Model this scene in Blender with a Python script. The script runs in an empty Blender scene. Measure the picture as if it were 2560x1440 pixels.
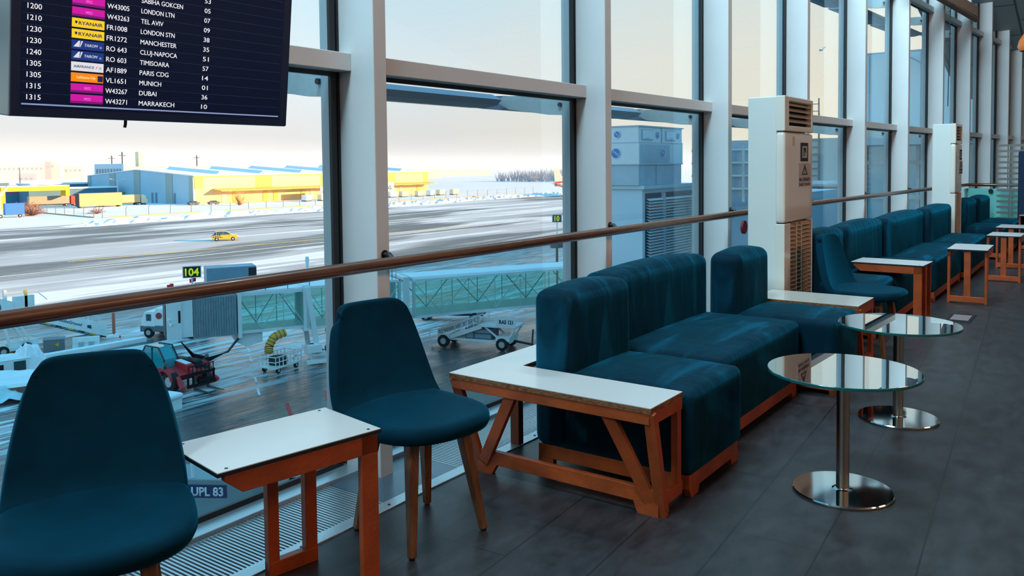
import bpy, bmesh, math, random
from mathutils import Vector, Matrix
random.seed(7)
C = bpy.context.scene.collection
S = bpy.context.scene
PI = math.pi

# ------------------------------------------------------------------ camera, sky, sun, lamps, exposure
cam_d = bpy.data.cameras.new('camera'); cam = bpy.data.objects.new('camera', cam_d); C.objects.link(cam); S.camera = cam
cam_d.sensor_width = 36.0; cam_d.lens = 29.186; cam_d.shift_y = -0.0842; cam_d.clip_end = 6000; cam_d.clip_start = 0.05
RT, DN, FW = Vector((0.58538, -0.81070, -0.01059)), Vector((-0.0422, -0.0174, -0.99896)), Vector((0.80966, 0.58521, -0.0448))
m = Matrix.Identity(4)
for i in range(3):
    m[i][0] = RT[i]; m[i][1] = -DN[i]; m[i][2] = -FW[i]
m[2][3] = 1.372
q = m.to_quaternion(); cam.rotation_mode = 'QUATERNION'; cam.rotation_quaternion = q; cam.location = (0, 0, 1.372)

S.view_settings.view_transform = 'Standard'; S.view_settings.look = 'None'
S.view_settings.exposure = 0.0; S.view_settings.gamma = 1.0; S.view_settings.use_curve_mapping = False
cy = S.cycles
cy.max_bounces = 7; cy.diffuse_bounces = 3; cy.glossy_bounces = 3; cy.transmission_bounces = 4; cy.transparent_max_bounces = 16
cy.caustics_reflective = False; cy.caustics_refractive = False; cy.sample_clamp_indirect = 6.0
cy.volume_bounces = 1
cy.use_denoising = True

def lin(c):
    return tuple((v/255/12.92 if v/255 <= .04045 else ((v/255+.055)/1.055)**2.4) for v in c) + (1.0,)

W = bpy.data.worlds.new('sky'); S.world = W; W.use_nodes = True
nt = W.node_tree; N = nt.nodes; L = nt.links
bg = N['Background']
tc = N.new('ShaderNodeTexCoord'); sep = N.new('ShaderNodeSeparateXYZ'); L.new(tc.outputs['Generated'], sep.inputs[0])
ramp = N.new('ShaderNodeValToRGB'); L.new(sep.outputs['Z'], ramp.inputs[0])
cr = ramp.color_ramp; cr.interpolation = 'EASE'
cols = [(0.0, (.61, .59, .60)), (.035, (.69, .63, .615)), (.10, (.665, .675, .69)), (.20, (.55, .655, .72)), (.42, (.26, .60, .82)), (.75, (.12, .52, .84)), (1.0, (.10, .48, .80))]
cr.elements[0].position = 0; cr.elements[0].color = cols[0][1] + (1,)
cr.elements[1].position = 1; cr.elements[1].color = cols[-1][1] + (1,)
for p_, c_ in cols[1:-1]:
    e = cr.elements.new(p_); e.color = c_ + (1,)
# warmer air low down in the direction of the sun's side of the sky
wx = N.new('ShaderNodeMapRange'); wx.inputs['From Min'].default_value = .75; wx.inputs['From Max'].default_value = .97; L.new(sep.outputs['X'], wx.inputs['Value'])
wz = N.new('ShaderNodeMapRange'); wz.inputs['From Min'].default_value = .45; wz.inputs['From Max'].default_value = .02; L.new(sep.outputs['Z'], wz.inputs['Value'])
mu = N.new('ShaderNodeMath'); mu.operation = 'MULTIPLY'; L.new(wx.outputs[0], mu.inputs[0]); L.new(wz.outputs[0], mu.inputs[1])
mx = N.new('ShaderNodeMix'); mx.data_type = 'RGBA'; L.new(mu.outputs[0], mx.inputs[0]); L.new(ramp.outputs[0], mx.inputs[6]); mx.inputs[7].default_value = (.76, .66, .52, 1)
L.new(mx.outputs[2], bg.inputs[0]); bg.inputs[1].default_value = 1.4

sd = bpy.data.lights.new('sun', 'SUN'); sun = bpy.data.objects.new('sun', sd); C.objects.link(sun)
sd.energy = 12.5; sd.color = (1.0, .50, .20); sd.angle = math.radians(1.0)
el = math.radians(12.0)
to_sun = Vector((.5*math.cos(el), -.866*math.cos(el), math.sin(el)))
sun.rotation_euler = to_sun.to_track_quat('Z', 'Y').to_euler(); sun.location = (20, -60, 60)
def lamp(loc, aim, w, h, e, col):                     # unseen area lights added high in the lounge as indoor fill
    ld = bpy.data.lights.new('indoor_fill', 'AREA'); lo = bpy.data.objects.new('indoor_fill', ld); C.objects.link(lo)
    ld.shape = 'RECTANGLE'; ld.size = w; ld.size_y = h; ld.energy = e; ld.color = col; lo.location = loc
    lo.rotation_euler = (Vector(loc)-Vector(aim)).to_track_quat('Z', 'Y').to_euler()
for x in (-3.5, 1.0, 5.5, 10.0): lamp((x, 2.05, min(6.2, 4.0+.246*(17.8-x))), (x+5.5, 2.1, 1.0), 1.6, .9, 320, (.56, .83, 1.0))  # cool row added to brighten the fin sides, no such fixtures known
for x in (-1.0, 3.5, 8.0): lamp((x, -7.0, 6.2 if x < 7 else 5.9), (x+1.5, 1.5, .8), 3.2, 1.6, 105, (1.0, .46, .26))  # warm row stands for the lounge's own dim lamps

# ------------------------------------------------------------------ helpers
MATS = {}
def M(name, rgb, rough=.5, metal=0.0, var=0.0, vs=6.0, bump=0.0, bs=40.0, stretch=(1, 1, 1), sheen=0.0, coat=0.0, emit=None, es=1.0, spec=.5, streak=None, c2=None, tint=None, world=False):
    if name in MATS: return MATS[name]
    mt = bpy.data.materials.new(name); mt.use_nodes = True; MATS[name] = mt
    n = mt.node_tree.nodes; l = mt.node_tree.links; b = n['Principled BSDF']
    base = lin(rgb)
    b.inputs['Base Color'].default_value = base; b.inputs['Roughness'].default_value = rough; b.inputs['Metallic'].default_value = metal
    b.inputs['Specular IOR Level'].default_value = spec
    if streak:                                          # wrinkle highlights painted into the base colour as long pale strokes
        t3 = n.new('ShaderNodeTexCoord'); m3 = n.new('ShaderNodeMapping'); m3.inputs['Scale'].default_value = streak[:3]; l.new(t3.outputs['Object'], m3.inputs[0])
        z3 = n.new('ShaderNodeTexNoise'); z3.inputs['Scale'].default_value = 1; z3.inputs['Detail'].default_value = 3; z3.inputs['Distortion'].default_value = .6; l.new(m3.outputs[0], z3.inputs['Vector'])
        r3 = n.new('ShaderNodeMapRange'); r3.interpolation_type = 'SMOOTHSTEP'; r3.inputs['From Min'].default_value = .52; r3.inputs['From Max'].default_value = .72; l.new(z3.outputs['Fac'], r3.inputs['Value']); wrinkle_hi = r3.outputs[0]
    if sheen:
        b.inputs['Sheen Weight'].default_value = sheen; b.inputs['Sheen Roughness'].default_value = .4
        b.inputs['Sheen Tint'].default_value = lin(tint or rgb)
    if coat: b.inputs['Coat Weight'].default_value = coat; b.inputs['Coat Roughness'].default_value = .08
    if emit is not None:
        b.inputs['Emission Color'].default_value = lin(emit); b.inputs['Emission Strength'].default_value = es
    if var or bump:
        t = n.new('ShaderNodeTexCoord'); mp = n.new('ShaderNodeMapping'); mp.inputs['Scale'].default_value = stretch
        l.new(t.outputs['Object'], mp.inputs[0])
        if var:
            nz = n.new('ShaderNodeTexNoise'); nz.inputs['Scale'].default_value = vs; nz.inputs['Detail'].default_value = 5; l.new(mp.outputs[0], nz.inputs['Vector'])
            mr = n.new('ShaderNodeMapRange'); mr.inputs['From Min'].default_value = .3; mr.inputs['From Max'].default_value = .7; l.new(nz.outputs['Fac'], mr.inputs['Value'])
            mi = n.new('ShaderNodeMix'); mi.data_type = 'RGBA'; l.new(mr.outputs[0], mi.inputs[0])
            if c2: a_, b_ = base, lin(c2)
            else:
                a_ = tuple(max(0, v*(1-var)) for v in base[:3]) + (1,); b_ = tuple(min(1, v*(1+var)) for v in base[:3]) + (1,)
            mi.inputs[6].default_value = a_; mi.inputs[7].default_value = b_; cout = mi.outputs[2]
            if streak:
                m4 = n.new('ShaderNodeMix'); m4.data_type = 'RGBA'; l.new(wrinkle_hi, m4.inputs[0]); l.new(cout, m4.inputs[6]); m4.inputs[7].default_value = lin(streak[3]); cout = m4.outputs[2]
            l.new(cout, b.inputs['Base Color'])
        if bump:
            nb = n.new('ShaderNodeTexNoise'); nb.inputs['Scale'].default_value = bs; nb.inputs['Detail'].default_value = 4; l.new(mp.outputs[0], nb.inputs['Vector'])
            bp = n.new('ShaderNodeBump'); bp.inputs['Strength'].default_value = bump; bp.inputs['Distance'].default_value = .02; h_ = nb.outputs['Fac']
            if streak:
                ad = n.new('ShaderNodeMath'); ad.operation = 'MULTIPLY_ADD'; ad.inputs[1].default_value = .8; l.new(z3.outputs['Fac'], ad.inputs[0]); l.new(h_, ad.inputs[2]); h_ = ad.outputs[0]
            l.new(h_, bp.inputs['Height']); l.new(bp.outputs[0], b.inputs['Normal'])
    return mt

def glass(name, tint, refl, rough=.0, base=0.0):
    """thin clear pane: lets light straight through, mirrors a little at a glancing angle"""
    mt = bpy.data.materials.new(name); mt.use_nodes = True; MATS[name] = mt
    n = mt.node_tree.nodes; l = mt.node_tree.links; n.remove(n['Principled BSDF']); out = n['Material Output']
    tr = n.new('ShaderNodeBsdfTransparent'); tr.inputs[0].default_value = tint + (1,)
    gl = n.new('ShaderNodeBsdfGlossy'); gl.inputs['Roughness'].default_value = rough; gl.inputs[0].default_value = (.93, .98, .98, 1)
    fr = n.new('ShaderNodeFresnel'); fr.inputs[0].default_value = 1.45
    ma = n.new('ShaderNodeMath'); ma.operation = 'MULTIPLY_ADD'; ma.inputs[1].default_value = refl; ma.inputs[2].default_value = base; l.new(fr.outputs[0], ma.inputs[0])
    ms = n.new('ShaderNodeMixShader'); l.new(ma.outputs[0], ms.inputs[0]); l.new(tr.outputs[0], ms.inputs[1]); l.new(gl.outputs[0], ms.inputs[2]); l.new(ms.outputs[0], out.inputs[0])
    return mt

class MB:
    def __init__(s, T=None): s.v = []; s.f = []; s.mi = []; s.T = T
    def add(s, vs, fs, mi=0):
        o = len(s.v)
        s.v += [tuple(s.T @ Vector(p)) if s.T else tuple(p) for p in vs]
        s.f += [tuple(i+o for i in f) for f in fs]; s.mi += [mi]*len(fs); return s
    def box(s, x0, x1, y0, y1, z0, z1, mi=0):
        return s.add([(x0,y0,z0),(x1,y0,z0),(x1,y1,z0),(x0,y1,z0),(x0,y0,z1),(x1,y0,z1),(x1,y1,z1),(x0,y1,z1)],
                     [(3,2,1,0),(4,5,6,7),(0,1,5,4),(1,2,6,5),(2,3,7,6),(3,0,4,7)], mi)
    def hexa(s, b, t, mi=0):
        return s.add(list(b)+list(t), [(3,2,1,0),(4,5,6,7),(0,1,5,4),(1,2,6,5),(2,3,7,6),(3,0,4,7)], mi)
    def beam(s, p, q, w, h=None, w2=None, h2=None, up=(0,0,1), mi=0):
        p, q = Vector(p), Vector(q); d = (q-p).normalized(); u = Vector(up)
        if abs(d.dot(u)) > .98: u = Vector((0,1,0))
        a = d.cross(u).normalized(); b = a.cross(d).normalized(); h = h or w; w2 = w2 or w; h2 = h2 or (h if w2 == w else w2)
        r = lambda c, ww, hh: [c-a*ww/2-b*hh/2, c+a*ww/2-b*hh/2, c+a*ww/2+b*hh/2, c-a*ww/2+b*hh/2]
        return s.hexa(r(p, w, h), r(q, w2, h2), mi)
    def tube(s, p, q, r, r2=None, n=10, mi=0):
        p, q = Vector(p), Vector(q); d = (q-p).normalized(); u = Vector((0,0,1)) if abs(d.z) < .95 else Vector((1,0,0))
        a = d.cross(u).normalized(); b = a.cross(d); r2 = r if r2 is None else r2; vs = []
        for c, rr in ((p, r), (q, r2)):
            vs += [c+(a*math.cos(2*PI*i/n)+b*math.sin(2*PI*i/n))*rr for i in range(n)]
        return s.add(vs, [(i, (i+1) % n, n+(i+1) % n, n+i) for i in range(n)] + [tuple(range(n))[::-1], tuple(range(n, 2*n))], mi)
    def path(s, pts, r, n=8, mi=0):
        pts = [Vector(p) for p in pts]; rings = []
        for i, p in enumerate(pts):
            d = (pts[min(i+1, len(pts)-1)]-pts[max(i-1, 0)]).normalized(); u = Vector((0,0,1)) if abs(d.z) < .9 else Vector((1,0,0))
            a = d.cross(u).normalized(); b = a.cross(d); rr = r[i] if isinstance(r, (list, tuple)) else r
            rings.append([p+(a*math.cos(2*PI*k/n)+b*math.sin(2*PI*k/n))*rr for k in range(n)])
        return s.loft(rings, mi=mi)
    def loft(s, rings, cap=True, mi=0):
        n = len(rings[0]); vs = [p for r in rings for p in r]; fs = []
        for k in range(len(rings)-1):
            fs += [(k*n+i, k*n+(i+1) % n, (k+1)*n+(i+1) % n, (k+1)*n+i) for i in range(n)]
        if cap: fs += [tuple(range(n))[::-1], tuple(range((len(rings)-1)*n, len(rings)*n))]
        return s.add(vs, fs, mi)
    def lathe(s, prof, c=(0,0,0), n=40, mi=0):
        return s.loft([[(c[0]+r*math.cos(2*PI*i/n), c[1]+r*math.sin(2*PI*i/n), c[2]+z) for i in range(n)] for r, z in prof], mi=mi)
    def disc(s, c, ax, r, h, n=24, mi=0, r2=None):
        c = Vector(c); ax = Vector(ax).normalized(); return s.tube(c, c+ax*h, r, r2, n, mi)
    def prism(s, poly, plane, a0, a1, mi=0):
        f = {'xz': lambda p, a: (p[0], a, p[1]), 'yz': lambda p, a: (a, p[0], p[1]), 'xy': lambda p, a: (p[0], p[1], a)}[plane]
        return s.loft([[f(p, a0) for p in poly], [f(p, a1) for p in poly]], mi=mi)
    def rbox(s, x0, x1, y0, y1, z0, z1, r, bulge=0, n=14, mi=0, puff=0.0):
        """soft box: rounded edges, a domed top, slightly puffed sides"""
        cx, cyy, cz = (x0+x1)/2, (y0+y1)/2, (z0+z1)/2; hx, hy, hz = (x1-x0)/2, (y1-y0)/2, (z1-z0)/2
        def ts(h):
            e = min(.98, r/h); k = 4; o = [-1+e*(1-math.cos(PI/2*i/k)) for i in range(k)]
            mid = [-1+e+(2-2*e)*i/n for i in range(n+1)]
            return o+mid+[-t for t in o[::-1]]
        def P(u, v, w):
            p = Vector((u*hx, v*hy, w*hz)); c = Vector((max(-hx+r, min(hx-r, p.x)), max(-hy+r, min(hy-r, p.y)), max(-hz+r, min(hz-r, p.z))))
            d = p-c
            if d.length > 1e-9: p = c+d.normalized()*r*min(1, max(abs(d.x), abs(d.y), abs(d.z))/r)
            t = max(0, w); p.z += bulge*(1-u*u)*(1-v*v)*t
            p.x += puff*u*(1-v*v)*(1-w*w); p.y += puff*v*(1-u*u)*(1-w*w)
            return (p.x+cx, p.y+cyy, p.z+cz)
        X, Y, Z = ts(hx), ts(hy), ts(hz)
        for A, Bq, fn in ((X, Y, lambda a, b: (a, b, 1)), (X, Y, lambda a, b: (b and a or a, -b, -1)), (X, Z, lambda a, b: (a, -1, b)), (X, Z, lambda a, b: (-a, 1, b)), (Y, Z, lambda a, b: (1, a, b)), (Y, Z, lambda a, b: (-1, -a, b))):
            vs = [P(*fn(a, b)) for b in Bq for a in A]; w = len(A)
            s.add(vs, [(j*w+i, j*w+i+1, (j+1)*w+i+1, (j+1)*w+i) for j in range(len(Bq)-1) for i in range(w-1)], mi)
        return s

def obj(name, mb, mats, parent=None, smooth=False, bevel=0.0, sub=0, weld=False, label=None):
    me = bpy.data.meshes.new(name); me.from_pydata([tuple(v) for v in mb.v], [], mb.f)
    for mt in (mats if isinstance(mats, (list, tuple)) else [mats]): me.materials.append(mt)
    me.polygons.foreach_set('material_index', mb.mi)
    b = bmesh.new(); b.from_mesh(me)
    if weld: bmesh.ops.remove_doubles(b, verts=b.verts, dist=1e-5)
    bmesh.ops.recalc_face_normals(b, faces=b.faces); b.to_mesh(me); b.free()
    o = bpy.data.objects.new(name, me); C.objects.link(o)
    if parent is not None: o.parent = parent
    if smooth:
        me.polygons.foreach_set('use_smooth', [True]*len(me.polygons))
        if smooth != 'all': me.set_sharp_from_angle(angle=math.radians(smooth if smooth > 1 else 38))
    if bevel:
        md = o.modifiers.new('edge', 'BEVEL'); md.width = bevel; md.segments = 2; md.limit_method = 'ANGLE'
    if sub:
        md = o.modifiers.new('soft', 'SUBSURF'); md.levels = sub; md.render_levels = sub
    if label: o['label'] = label
    return o
def tag(o, label, cat, group=None, kind=None):
    o['label'] = label; o['category'] = cat
    if group: o['group'] = group
    if kind: o['kind'] = kind
    return o
def thing(name, label, cat, loc=(0,0,0), rz=0.0, group=None):
    o = bpy.data.objects.new(name, None); C.objects.link(o); o.empty_display_size = .1
    o.location = loc; o.rotation_euler = (0, 0, rz); return tag(o, label, cat, group)
def struct(name, mb, mats, parent=None, **k):
    o = obj(name, mb, mats, parent, **k)
    if parent is None: o['kind'] = 'structure'
    return o
def dup(root, label, loc=None, rz=None):
    r = root.copy(); C.objects.link(r)
    if loc is not None: r.location = loc
    if rz is not None: r.rotation_euler = (0, 0, rz)
    r['label'] = label
    for ch in list(root.children):
        c = ch.copy(); C.objects.link(c); c.parent = r
        for g in list(ch.children):
            d = g.copy(); C.objects.link(d); d.parent = c
    return r
def text(name, body, mat, parent, org, xd, yd, h, w=None, align='L', bold=0.0, depth=.002):
    """raised lettering: cap height h, starting (L), centred (C) on org, along xd with yd up"""
    cu = bpy.data.curves.new(name, 'FONT'); cu.body = body; cu.size = 1; cu.offset = bold; cu.resolution_u = 3
    to = bpy.data.objects.new(name, cu); C.objects.link(to)
    me = bpy.data.meshes.new_from_object(to); bpy.data.objects.remove(to); bpy.data.curves.remove(cu)
    xs = [v.co.x for v in me.vertices]; ys = [v.co.y for v in me.vertices]
    x0, x1 = min(xs), max(xs); cap = .73 if any(ch.isalnum() for ch in body) else (max(ys)-min(ys))
    sy = h/cap; sx = sy if w is None else w/(x1-x0)
    off = -x0 if align == 'L' else -(x0+x1)/2
    xd, yd, o = Vector(xd).normalized(), Vector(yd).normalized(), Vector(org); nz = xd.cross(yd)
    n0 = len(me.vertices); b = bmesh.new(); b.from_mesh(me)
    ex = bmesh.ops.extrude_face_region(b, geom=b.faces[:]); tops = {v for v in ex['geom'] if isinstance(v, bmesh.types.BMVert)}
    for v in b.verts:
        v.co = o + xd*((v.co.x+off)*sx) + yd*(v.co.y*sy) + nz*(depth if v in tops else 0.0)
    bmesh.ops.recalc_face_normals(b, faces=b.faces); b.to_mesh(me); b.free()
    me.materials.clear(); me.materials.append(mat)
    t = bpy.data.objects.new(name, me); C.objects.link(t)
    if parent is not None: t.parent = parent
    return t
# ------------------------------------------------------------------ materials
m_paint = M('white_paint', (206, 210, 208), .42, var=.03, vs=3)
m_alu = M('aluminium', (190, 205, 210), .32, .75, var=.05, vs=20, stretch=(.1, 1, 1))
m_frame = M('frame_grey', (168, 188, 196), .4, .25)
m_gask = M('black_gasket', (14, 20, 24), .5)
m_wtop = M('white_laminate', (196, 196, 191), .28, var=.015, vs=5)
m_edge = M('black_edge', (16, 22, 26), .45)
m_ply = M('orange_plywood', (156, 70, 28), .42, var=.22, vs=9, bump=.08, bs=60)
m_plye = M('raw_ply_edge', (150, 96, 52), .7, var=.5, vs=45, stretch=(1, 1, 3), c2=(70, 40, 20))
m_oak = M('walnut_leg', (128, 84, 46), .5, var=.35, vs=14, stretch=(6, 6, .6), c2=(84, 52, 28))
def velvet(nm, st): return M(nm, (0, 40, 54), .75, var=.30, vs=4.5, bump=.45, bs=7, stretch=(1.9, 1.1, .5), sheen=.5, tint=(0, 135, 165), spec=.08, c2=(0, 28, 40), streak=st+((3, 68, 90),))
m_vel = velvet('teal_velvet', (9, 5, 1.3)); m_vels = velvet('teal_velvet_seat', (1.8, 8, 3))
m_vch = M('teal_chair_fabric', (0, 38, 52), .8, var=.22, vs=7, sheen=.48, tint=(0, 135, 168), spec=.06)
m_steel = M('polished_steel', (196, 198, 196), .07, 1.0)
m_steelb = M('brushed_steel', (176, 166, 152), .24, 1.0)
m_acw = M('glossy_white_plastic', (214, 212, 200), .22, coat=.4)
m_acs = M('white_sheet_metal', (206, 214, 208), .28)
m_acg = M('grille_plastic', (198, 180, 156), .5)
m_dark = M('dark_cavity', (18, 18, 18), .8)
m_ink = M('black_ink', (28, 26, 26), .6)
m_stick = M('sticker_grey', (176, 172, 170), .5)
m_rail = M('handrail_wood', (108, 66, 40), .26, var=.3, vs=12, stretch=(.3, 4, 4), c2=(72, 44, 28), coat=.2)
m_black = M('black_metal', (20, 20, 22), .45, .3)
m_red = M('dark_red', (110, 18, 28), .5)
m_lou = M('beige_slat', (112, 108, 100), .5)
m_navy = M('navy_fabric', (2, 34, 62), .85)
m_mint = M('mint_glass', (120, 205, 195), .25)
m_blind = M('blind_fabric', (120, 108, 92), .7)
m_brown = M('warm_grey_paint', (176, 150, 132), .5)
m_ceil = bpy.data.materials.new('ceiling_panels'); m_floor = bpy.data.materials.new('dark_vinyl_planks')
g_win = glass('window_glass', (.94, .985, .99), .16)
g_tab = glass('mirror_glass', (.10, .16, .16), .5, .004, .55)

def plank_mat(mt, c1, c2, cm, bw, bh, mortar, rough, rot, var, noise_s, bump, z=False):
    mt.use_nodes = True; n = mt.node_tree.nodes; l = mt.node_tree.links; b = n['Principled BSDF']
    t = n.new('ShaderNodeTexCoord'); mp = n.new('ShaderNodeMapping'); mp.inputs['Rotation'].default_value = (0, 0, rot); l.new(t.outputs['Object'], mp.inputs[0])
    br = n.new('ShaderNodeTexBrick'); br.inputs['Color1'].default_value = lin(c1); br.inputs['Color2'].default_value = lin(c2); br.inputs['Mortar'].default_value = lin(cm)
    br.inputs['Scale'].default_value = 1; br.inputs['Brick Width'].default_value = bw; br.inputs['Row Height'].default_value = bh; br.inputs['Mortar Size'].default_value = mortar
    l.new(mp.outputs[0], br.inputs['Vector'])
    m2 = n.new('ShaderNodeMapping'); m2.inputs['Scale'].default_value = (2.2, 4.2, 1); m2.inputs['Rotation'].default_value = (0, 0, -.6); l.new(t.outputs['Object'], m2.inputs[0])
    nz = n.new('ShaderNodeTexNoise'); nz.inputs['Scale'].default_value = noise_s; nz.inputs['Detail'].default_value = 9; nz.inputs['Roughness'].default_value = .65; l.new(m2.outputs[0], nz.inputs['Vector'])
    mr = n.new('ShaderNodeMapRange'); mr.inputs['From Min'].default_value = .3; mr.inputs['From Max'].default_value = .72; mr.inputs['To Min'].default_value = 1-var; mr.inputs['To Max'].default_value = 1+var; l.new(nz.outputs['Fac'], mr.inputs['Value'])
    mm = n.new('ShaderNodeMix'); mm.data_type = 'RGBA'; mm.blend_type = 'MULTIPLY'; mm.inputs[0].default_value = 1; l.new(br.outputs['Color'], mm.inputs[6]); l.new(mr.outputs[0], mm.inputs[7]); l.new(mm.outputs[2], b.inputs['Base Color'])
    b.inputs['Roughness'].default_value = rough
    if bump:
        bp = n.new('ShaderNodeBump'); bp.inputs['Strength'].default_value = bump; bp.inputs['Distance'].default_value = .01; l.new(nz.outputs['Fac'], bp.inputs['Height']); l.new(bp.outputs[0], b.inputs['Normal'])
plank_mat(m_floor, (45, 45, 47), (38, 38, 40), (22, 22, 24), 1.2, .31, .0035, .40, -.065, .62, 3.0, .06)
plank_mat(m_ceil, (172, 178, 176), (168, 174, 172), (84, 90, 92), 1.5, 1.5, .02, .6, 0, .03, 2, 0)

# ------------------------------------------------------------------ the facade's gentle curve: fin positions on the inner glass line and their headings
FIN = {-3: (-5.41, 2.60, .046), -2: (-3.41, 2.69, .034), -1: (-1.423, 2.75, .023), 0: (.569, 2.784, .0116), 1: (2.562, 2.796, 0), 2: (4.555, 2.784, -.012), 3: (6.511, 2.749, -.024), 4: (8.465, 2.690, -.0364),
       5: (10.474, 2.604, -.0494), 6: (12.437, 2.494, -.0624), 7: (14.387, 2.359, -.0757), 8: (16.188, 2.212, -.0882), 9: (17.795, 2.060, -.0996), 10: (19.232, 1.909, -.110), 11: (20.375, 1.778, -.1184), 12: (21.45, 1.645, -.125), 13: (22.5, 1.51, -.13)}
FD, FT = .218, .078                                  # fin depth and thickness
def fin_pt(k, a, n, z):                              # a along the facade, n into the room
    x, y, an = FIN[k]; return Vector((x+a*math.cos(an)+n*math.sin(an), y+a*math.sin(an)-n*math.cos(an), z))
def bay(k):
    p, r = Vector(FIN[k][:2]), Vector(FIN[k+1][:2]); d = (r-p); ln = d.length; d.normalize(); n = Vector((d.y, -d.x))
    def f(a, nn, z): c = p+d*a+n*nn; return Vector((c.x, c.y, z))
    return f, ln
def bbox_bay(mb, f, a0, a1, n0, n1, z0, z1, mi=0):
    return mb.hexa([f(a0,n1,z0), f(a1,n1,z0), f(a1,n0,z0), f(a0,n0,z0)], [f(a0,n1,z1), f(a1,n1,z1), f(a1,n0,z1), f(a0,n0,z1)], mi)
def zceil(x): return 4.28-.246*(x-17.8) if x > 6.7 else 7.0
TZ0, TZ1 = 1.79, 1.868                                # middle transom
UZ0, UZ1 = 3.665, 3.745                               # upper transom
for k in range(-3, 13):                               # fins
    b = MB(); x = FIN[k][0]
    c = lambda a, n, z: fin_pt(k, a, n, z)
    zt = zceil(x)+.05
    b.hexa([c(0,FD,.0), c(FT,FD,.0), c(FT,-.02,.0), c(0,-.02,.0)], [c(0,FD,zt), c(FT,FD,zt), c(FT,-.02,zt), c(0,-.02,zt)])
    struct('trim_%d' % (k+4), b, m_paint, bevel=.004)
for k in range(-3, 12):                               # glazing between the fins
    f, ln = bay(k); z1 = zceil((FIN[k][0]+FIN[k+1][0])/2)+.3
    b = MB()
    for zz0, zz1 in ((.03, TZ0+.03), (TZ1-.03, UZ0+.03), (UZ1-.03, z1)): bbox_bay(b, f, .03, ln-.02, -.024, -.014, zz0, zz1)
    w = struct('window_%d' % (k+4), b, g_win)
    b = MB(); bbox_bay(b, f, FT-.01, ln+.0, -.01, .08, TZ0, TZ1); bbox_bay(b, f, FT-.01, ln, -.01, .08, UZ0, UZ1)
    struct('transom', b, m_paint, w, bevel=.003)
    b = MB()
    for zz in (TZ0, UZ0): bbox_bay(b, f, FT, ln-.02, -.012, .006, zz-.020, zz)
    bbox_bay(b, f, FT, ln-.02, -.012, .004, .015, .045)
    bbox_bay(b, f, ln-.052, ln-.022, -.012, .004, .03, z1); bbox_bay(b, f, ln-.014, ln-.002, -.012, .006, .03, z1)
    struct('gasket', b, m_gask, w)
    b = MB(); bbox_bay(b, f, ln-.03, ln+FT+.03, -.085, -.026, -.3, z1)
    struct('outer_mullion', b, m_frame, w)
    b = MB(); bbox_bay(b, f, FT, ln, .0, .096, .0, .022)
    struct('sill', b, m_alu, w, bevel=.003)
# convector grilles along the foot of the glass, with solid plates at each fin
for k in range(-3, 11):
    f, ln = bay(k)
    a0, a1 = FT+.22, ln-.18
    n = int((a1-a0)/.0165); st = (a1-a0)/n
    b = MB(); bbox_bay(b, f, a0, a1, .096, .415, -.04, -.03, 1)
    for i in range(n): bbox_bay(b, f, a0+i*st, a0+i*st+.008, .096, .415, -.025, .004)
    g = struct('trim_%d' % (20+k), b, [m_alu, m_gask]); g['label'] = 'floor grille'
    b = MB(); bbox_bay(b, f, -.18, FT+.22, .0, .415, -.04, .003)
    struct('floor_plate', b, M('plate_blue_grey', (86, 108, 120), .3, .3), g)
    b = MB(); bbox_bay(b, f, 0, ln, .415, .478, -.02, .006)
    e = struct('edge_strip', b, m_alu, g, bevel=.002)
    b = MB()
    for a in (.35, .85, 1.35, 1.8): b.disc(f(a, .452, .006), (0,0,1), .006, .002, 8)
    struct('screw', b, m_black, e)
# floor up to the metal strip
b = MB(); top = [fin_pt(k, 0, .478, 0).xy for k in range(-3, 13)]
poly = [(-5.41, -9)] + [(p.x, p.y) for p in top] + [(22.5, -9)]
b.prism(poly, 'xy', -.06, 0.0); struct('floor', b, m_floor)
b = MB(); b.hexa([(-6, -9, 7.0), (6.7, -9, 7.0), (6.7, 3.1, 7.0), (-6, 3.1, 7.0)], [(-6, -9, 7.3), (6.7, -9, 7.3), (6.7, 3.1, 7.3), (-6, 3.1, 7.3)])
b.hexa([(6.7, -9, 7.0), (23.5, -9, zceil(23.5)), (23.5, 3.1, zceil(23.5)), (6.7, 3.1, 7.0)], [(6.7, -9, 7.3), (23.5, -9, zceil(23.5)+.3), (23.5, 3.1, zceil(23.5)+.3), (6.7, 3.1, 7.3)])
struct('ceiling', b, m_ceil)
m_wall = M('wall_paint', (220, 206, 190), .7)
b = MB(); b.box(-6, 23.5, -9.3, -9, -.06, 7.4); struct('wall_back', b, m_wall)
b = MB(); b.box(-5.7, -5.4, -9, 3.0, -.06, 7.4); struct('wall_left', b, m_wall)
b = MB(); b.box(22.6, 22.9, -9, 1.75, -.06, 4.4); struct('wall_right', b, m_wall)
# the rest of the terminal: it throws the long shadow over the apron
m_conc = M('pale_cladding', (176, 186, 190), .6, var=.05, vs=.6)
b = MB(); b.box(-140, -5.8, -45, 2.6, -12.6, 8.6); b.box(-5.8, 23.6, -45, -9.4, -12.6, 8.6); b.box(-5.8, 23.6, -9.4, 2.95, 7.5, 8.6)
b.box(-5.8, 23.6, -9.4, 2.95, -12.6, -.8); b.box(23.6, 190, -45, 1.0, -12.6, 8.6)
struct('wall_terminal', b, m_conc)
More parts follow.
